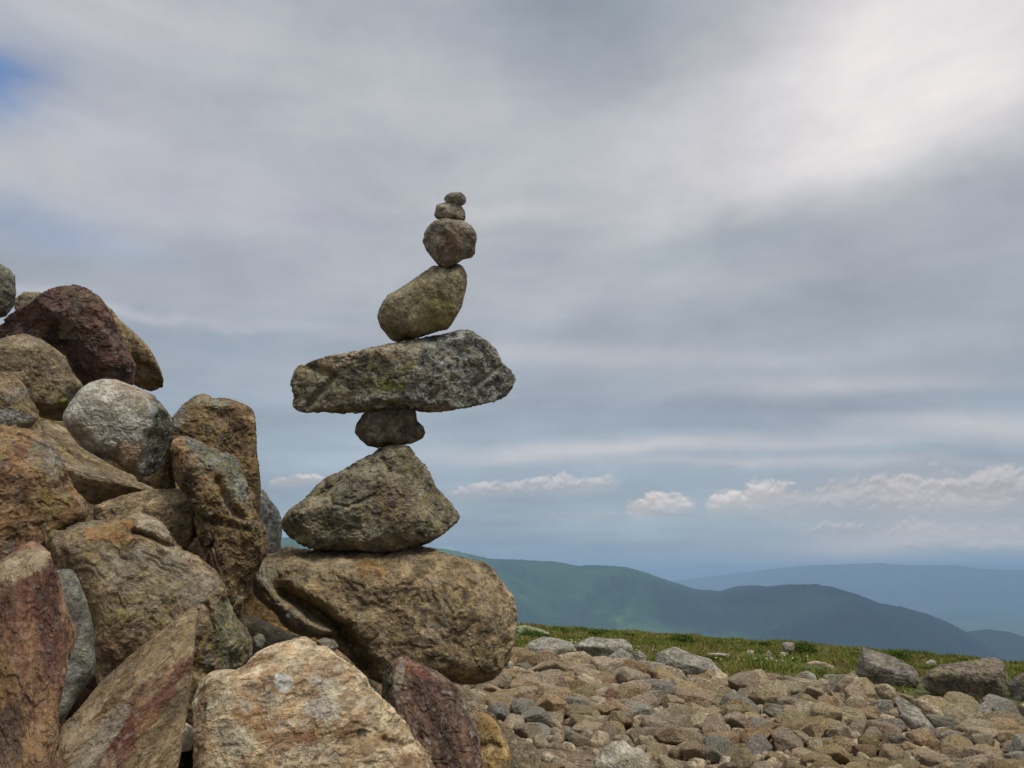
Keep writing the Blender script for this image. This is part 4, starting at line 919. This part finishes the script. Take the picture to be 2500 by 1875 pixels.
# pebbles between the stones
for _ in range(9000):
    y = R.uniform(4.4, 13.2); x = R.uniform(-.6, 10.5)
    if y > grass_edge(x) + .3 or x > .66 * y + .6: continue
    if R.rand() < .6 * math.exp(-(((x - .6) / 1.0) ** 2 + ((y - 5.9) / .8) ** 2)): continue
    a = y * .0030 * math.exp(R.normal() * .45)
    rest.append((a, x, y, float(ground_z(x, y)) + -.004))
    if len(rest) > 3600: break
lowp = [free_rock_mesh(800 + k, 2, ax, 8, .75, .95, .8) for k, ax in enumerate(_axes[:6])]
for (a, x, y, z_) in rest:
    k = R.randint(6) if a < .07 else R.randint(len(protos))
    rot = Matrix.Rotation(R.uniform(0, 6.28), 4, 'Z') @ Matrix.Rotation(R.normal() * .4, 4, 'X') @ Matrix.Rotation(R.normal() * .4, 4, 'Y')
    M = Matrix.Translation((x, y, z_ + a * .25)) @ rot @ Matrix.Diagonal((a * 1.1, a * 1.1, a * 1.1, 1))
    if a < .07:
        v, fc = lowp[k]
        mass_v.append(v @ np.array(M.to_3x3()).T + np.array(M.translation)); mass_f.append(fc + mass_n); mass_n += len(v)
    else: mass(k, M)
vary_pt = rockmat("rubble_small_stone", size=.5, fine=.6, **dict(PAL["rubble"], cols=((.29,.228,.15),(.37,.30,.205),(.20,.145,.09))))
gr = mesh_obj("gravel", np.concatenate(mass_v), np.concatenate(mass_f), vary_pt)
tag(gr, "small tan stones and pebbles filling the gaps of the rubble field", "gravel", kind="stuff")

# ------------------------------------------------------------------ grass, heath and low shrubs
def veg_mat(name, stops, scale=.9, rough=.9):
    m = bpy.data.materials.new(name); m.use_nodes = True
    T = NT(m.node_tree)
    P = T.n('ShaderNodeTexCoord').outputs['Object']
    c = T.ramp(T.noise(P, scale, 4, .6), stops)
    isl = T.n('ShaderNodeNewGeometry').outputs['Random Per Island']
    c = T.mix(1.0, c, T.ramp(isl, [(0, (.65, .62, .6)), (1, (1.4, 1.4, 1.35))]), 'MULTIPLY')
    d = T.n('ShaderNodeBsdfDiffuse'); T.put(d.inputs[0], c)
    t = T.n('ShaderNodeBsdfTranslucent'); T.put(t.inputs[0], c)
    mx = T.n('ShaderNodeMixShader'); mx.inputs[0].default_value = .3
    T.nt.links.new(d.outputs[0], mx.inputs[1]); T.nt.links.new(t.outputs[0], mx.inputs[2])
    out = T.n('ShaderNodeOutputMaterial'); T.nt.links.new(mx.outputs[0], out.inputs[0])
    return m
gm = veg_mat("alpine_grass", [(.33, (.080, .118, .022)), (.45, (.145, .170, .034)), (.55, (.205, .190, .055)), (.64, (.205, .135, .062))], .8)
N = 190000
X = R.uniform(-5, 17, N); Y = R.uniform(7.5, 21, N)
en = fbm(np.stack([X * .9, Y * .9, 0 * X], -1), 4, .7) * 1.5
keep = (Y > grass_edge(X) + en + .05) & (X < .68 * Y + 2.5)
X, Y = X[keep], Y[keep]
clump = fbm(np.stack([X * 1.3 + 4, Y * 1.3, 0 * X], -1), 3)
ok = R.uniform(size=len(X)) < .55 + clump
for fx_, fy_, fr_ in feat:
    if fy_ > 9: ok &= (np.hypot(X - fx_, Y - fy_) > fr_ * 1.1) & ~((np.abs(X - fx_ * Y / fy_) < fr_) & (Y < fy_) & (Y > fy_ - .45))
X, Y, clump = X[ok], Y[ok], clump[ok]
Zg = ground_z(X, Y)
n = len(X)
h = (.032 + .045 * R.uniform(size=n)) * np.clip(1 + 1.6 * clump, .5, 2.6)
ang = R.uniform(0, 6.28, n); wdt = .008 + .008 * R.uniform(size=n)
lx, ly = R.normal(size=n) * .035, R.normal(size=n) * .035
dx, dy = np.cos(ang) * wdt, np.sin(ang) * wdt
v0 = np.stack([X - dx, Y - dy, Zg - .01], 1); v1 = np.stack([X + dx, Y + dy, Zg - .01], 1)
v2 = np.stack([X + lx * .5 + dx * .7, Y + ly * .5 + dy * .7, Zg + h * .6], 1); v3 = np.stack([X + lx * .5 - dx * .7, Y + ly * .5 - dy * .7, Zg + h * .6], 1)
v4 = np.stack([X + lx * 1.4, Y + ly * 1.4, Zg + h], 1)
V = np.stack([v0, v1, v2, v3, v4], 1).reshape(-1, 3)
b0 = np.arange(n) * 5
Fq = np.concatenate([np.stack([b0, b0 + 1, b0 + 2], 1), np.stack([b0, b0 + 2, b0 + 3], 1), np.stack([b0 + 3, b0 + 2, b0 + 4], 1)])
g_ = mesh_obj("grass", V, Fq, gm, smooth=False)
tag(g_, "short green and rust coloured alpine grass covering the crest beyond the rubble", "grass", kind="stuff")

def leafy(name, x, y, rx, rz, n, mat, label, cat="shrub", group="low shrubs on the crest", seed=0, leaf=.022):
    rg = np.random.RandomState(seed)
    z0 = float(ground_z(x, y))
    u = rg.normal(size=(n, 3)); u /= np.linalg.norm(u, axis=1)[:, None]; u[:, 2] = np.abs(u[:, 2])
    rad = rg.uniform(.55, 1.0, n) * (1 + .35 * fbm(u * 2.2 + seed, 2))
    c0 = u * rad[:, None] * np.array([rx, rx, rz]) + np.array([0, 0, 0])
    t = rg.normal(size=(n, 3)); t /= np.linalg.norm(t, axis=1)[:, None]
    b = np.cross(t, rg.normal(size=(n, 3))); b /= np.linalg.norm(b, axis=1)[:, None]
    s = leaf * rg.uniform(.6, 1.4, n)[:, None]
    V = np.stack([c0 - t * s, c0 + b * s * .5, c0 + t * s, c0 - b * s * .5], 1).reshape(-1, 3)
    k = np.arange(n) * 4
    o = bpy.data.objects.new(name, None); col.objects.link(o); o.location = (x, y, z0)
    lf = mesh_obj("foliage", V, np.stack([k, k + 1, k + 2, k + 3], 1), mat, smooth=False, parent=o)
    sv, sf = [], []
    for q in range(6):
        a = rg.uniform(0, 6.28); tip = np.array([math.cos(a) * rx * .6, math.sin(a) * rx * .6, rz * .8])
        side = np.array([-math.sin(a), math.cos(a), 0]) * .006
        upv = np.array([0, 0, .006])
        kk = len(sv); sv += [-side, side, upv, tip - side * .4, tip + side * .4, tip + upv]; sf += [(kk, kk+1, kk+4), (kk, kk+4, kk+3), (kk+1, kk+2, kk+5), (kk+1, kk+5, kk+4), (kk+2, kk, kk+3), (kk+2, kk+3, kk+5)]
    mesh_obj("stem", sv, sf, stem_m, parent=o)
    return tag(o, label, cat, group)
stem_m = veg_mat("woody_stem", [(.3, (.09, .06, .04)), (.7, (.13, .09, .06))])
sh = veg_mat("shrub_leaves", [(.35, (.050, .080, .018)), (.65, (.095, .135, .030))], 3)
def at(px, y):
    """a spot on the crest seen in this direction at the given distance ahead"""
    r = ray(px, 1560); return r[0] / r[1] * y, y
for px, y, rx, rz, n_, lb in ((1455, 16.8, .22, .15, 900, "dark green shrub on the crest right of the base boulder, the tallest there"), (1535, 16.9, .17, .10, 600, "small dark shrub just right of the tallest crest shrub"),
                          (1665, 16.4, .26, .13, 900, "round green bush on the crest below the green hill"), (1960, 15.4, .24, .20, 1200, "bright green bush beside a grey stone on the crest"),
                          (2190, 15.6, .28, .14, 1000, "flat dark bush on the crest above the tilted boulder"), (2340, 15.8, .16, .10, 600, "tiny dark bush on the crest toward the far end"),
                          (1300, 16.2, .25, .11, 700, "low dark bush on the crest nearest the base boulder"), (1870, 16.6, .2, .1, 600, "faint low bush on the crest left of the bright green bush"),
                          (1740, 13.6, .26, .07, 700, "dark green patch of creeping shrub in the grass above the broad pale boulder")):
    x, y = at(px, y)
    leafy("shrub", x, y, rx, rz, n_, sh, lb, seed=int(px))
x, y = at(1945, 15.2)
v, fc = free_rock_mesh(990, 4, (1, .8, .8))
o = mesh_obj("stone", v * .11, fc, grb); o.location = (x - .16, y, float(ground_z(x, y)) + .12)
tag(o, "pale grey stone on the crest leaning on the bright green bush", "stone")
# white flower heads in the grass
fm = veg_mat("white_petals", [(.3, (.38, .38, .28)), (.7, (.5, .5, .40))])
fl = []
for (px, y, nn) in ((1390, 14.2, 12), (1900, 13.0, 12), (1700, 13.1, 6), (2250, 12.2, 5), (1560, 13.4, 5)):
    x, y = at(px, y)
    for _ in range(nn):
        fl.append((x + R.normal() * .35, y + R.normal() * .25))
fv, ff = [], []
for (x, y) in fl:
    z_ = float(ground_z(x, y)) + .09; s_ = .018
    k = len(fv)
    for q in range(6):
        a = q * math.pi / 3; fv.append((x + s_ * math.cos(a), y + s_ * math.sin(a), z_))
    fv.append((x, y, z_ + .015)); ff += [(k + q, k + (q + 1) % 6, k + 6) for q in range(6)]
o = mesh_obj("flowers", fv, ff, fm); tag(o, "tiny white flower heads dotted through the alpine grass", "flowers", kind="stuff")

# ------------------------------------------------------------------ haze
def haze():
    lo, hi, e = -760.0, 185.0, 76000.0
    v = [(sx_ * e, sy_ * e, z_) for z_ in (lo, hi) for sx_, sy_ in ((-1, -1), (1, -1), (1, 1), (-1, 1))]
    f = [(0, 3, 2, 1), (4, 5, 6, 7), (0, 1, 5, 4), (1, 2, 6, 5), (2, 3, 7, 6), (3, 0, 4, 7)]
    m = bpy.data.materials.new("haze_air"); m.use_nodes = True
    T = NT(m.node_tree)
    pv_ = T.n('ShaderNodeVolumePrincipled')
    pv_.inputs['Color'].default_value = (.43, .61, .86, 1)
    pv_.inputs['Density'].default_value = 1 / 10500.0
    pv_.inputs['Anisotropy'].default_value = -0.3
    out = T.n('ShaderNodeOutputMaterial'); T.nt.links.new(pv_.outputs[0], out.inputs['Volume'])
    o = mesh_obj("haze", v, f, m, smooth=False)
    tag(o, kind="stuff")
haze()
for o in sc.objects:
    if "span" in o: del o["span"]
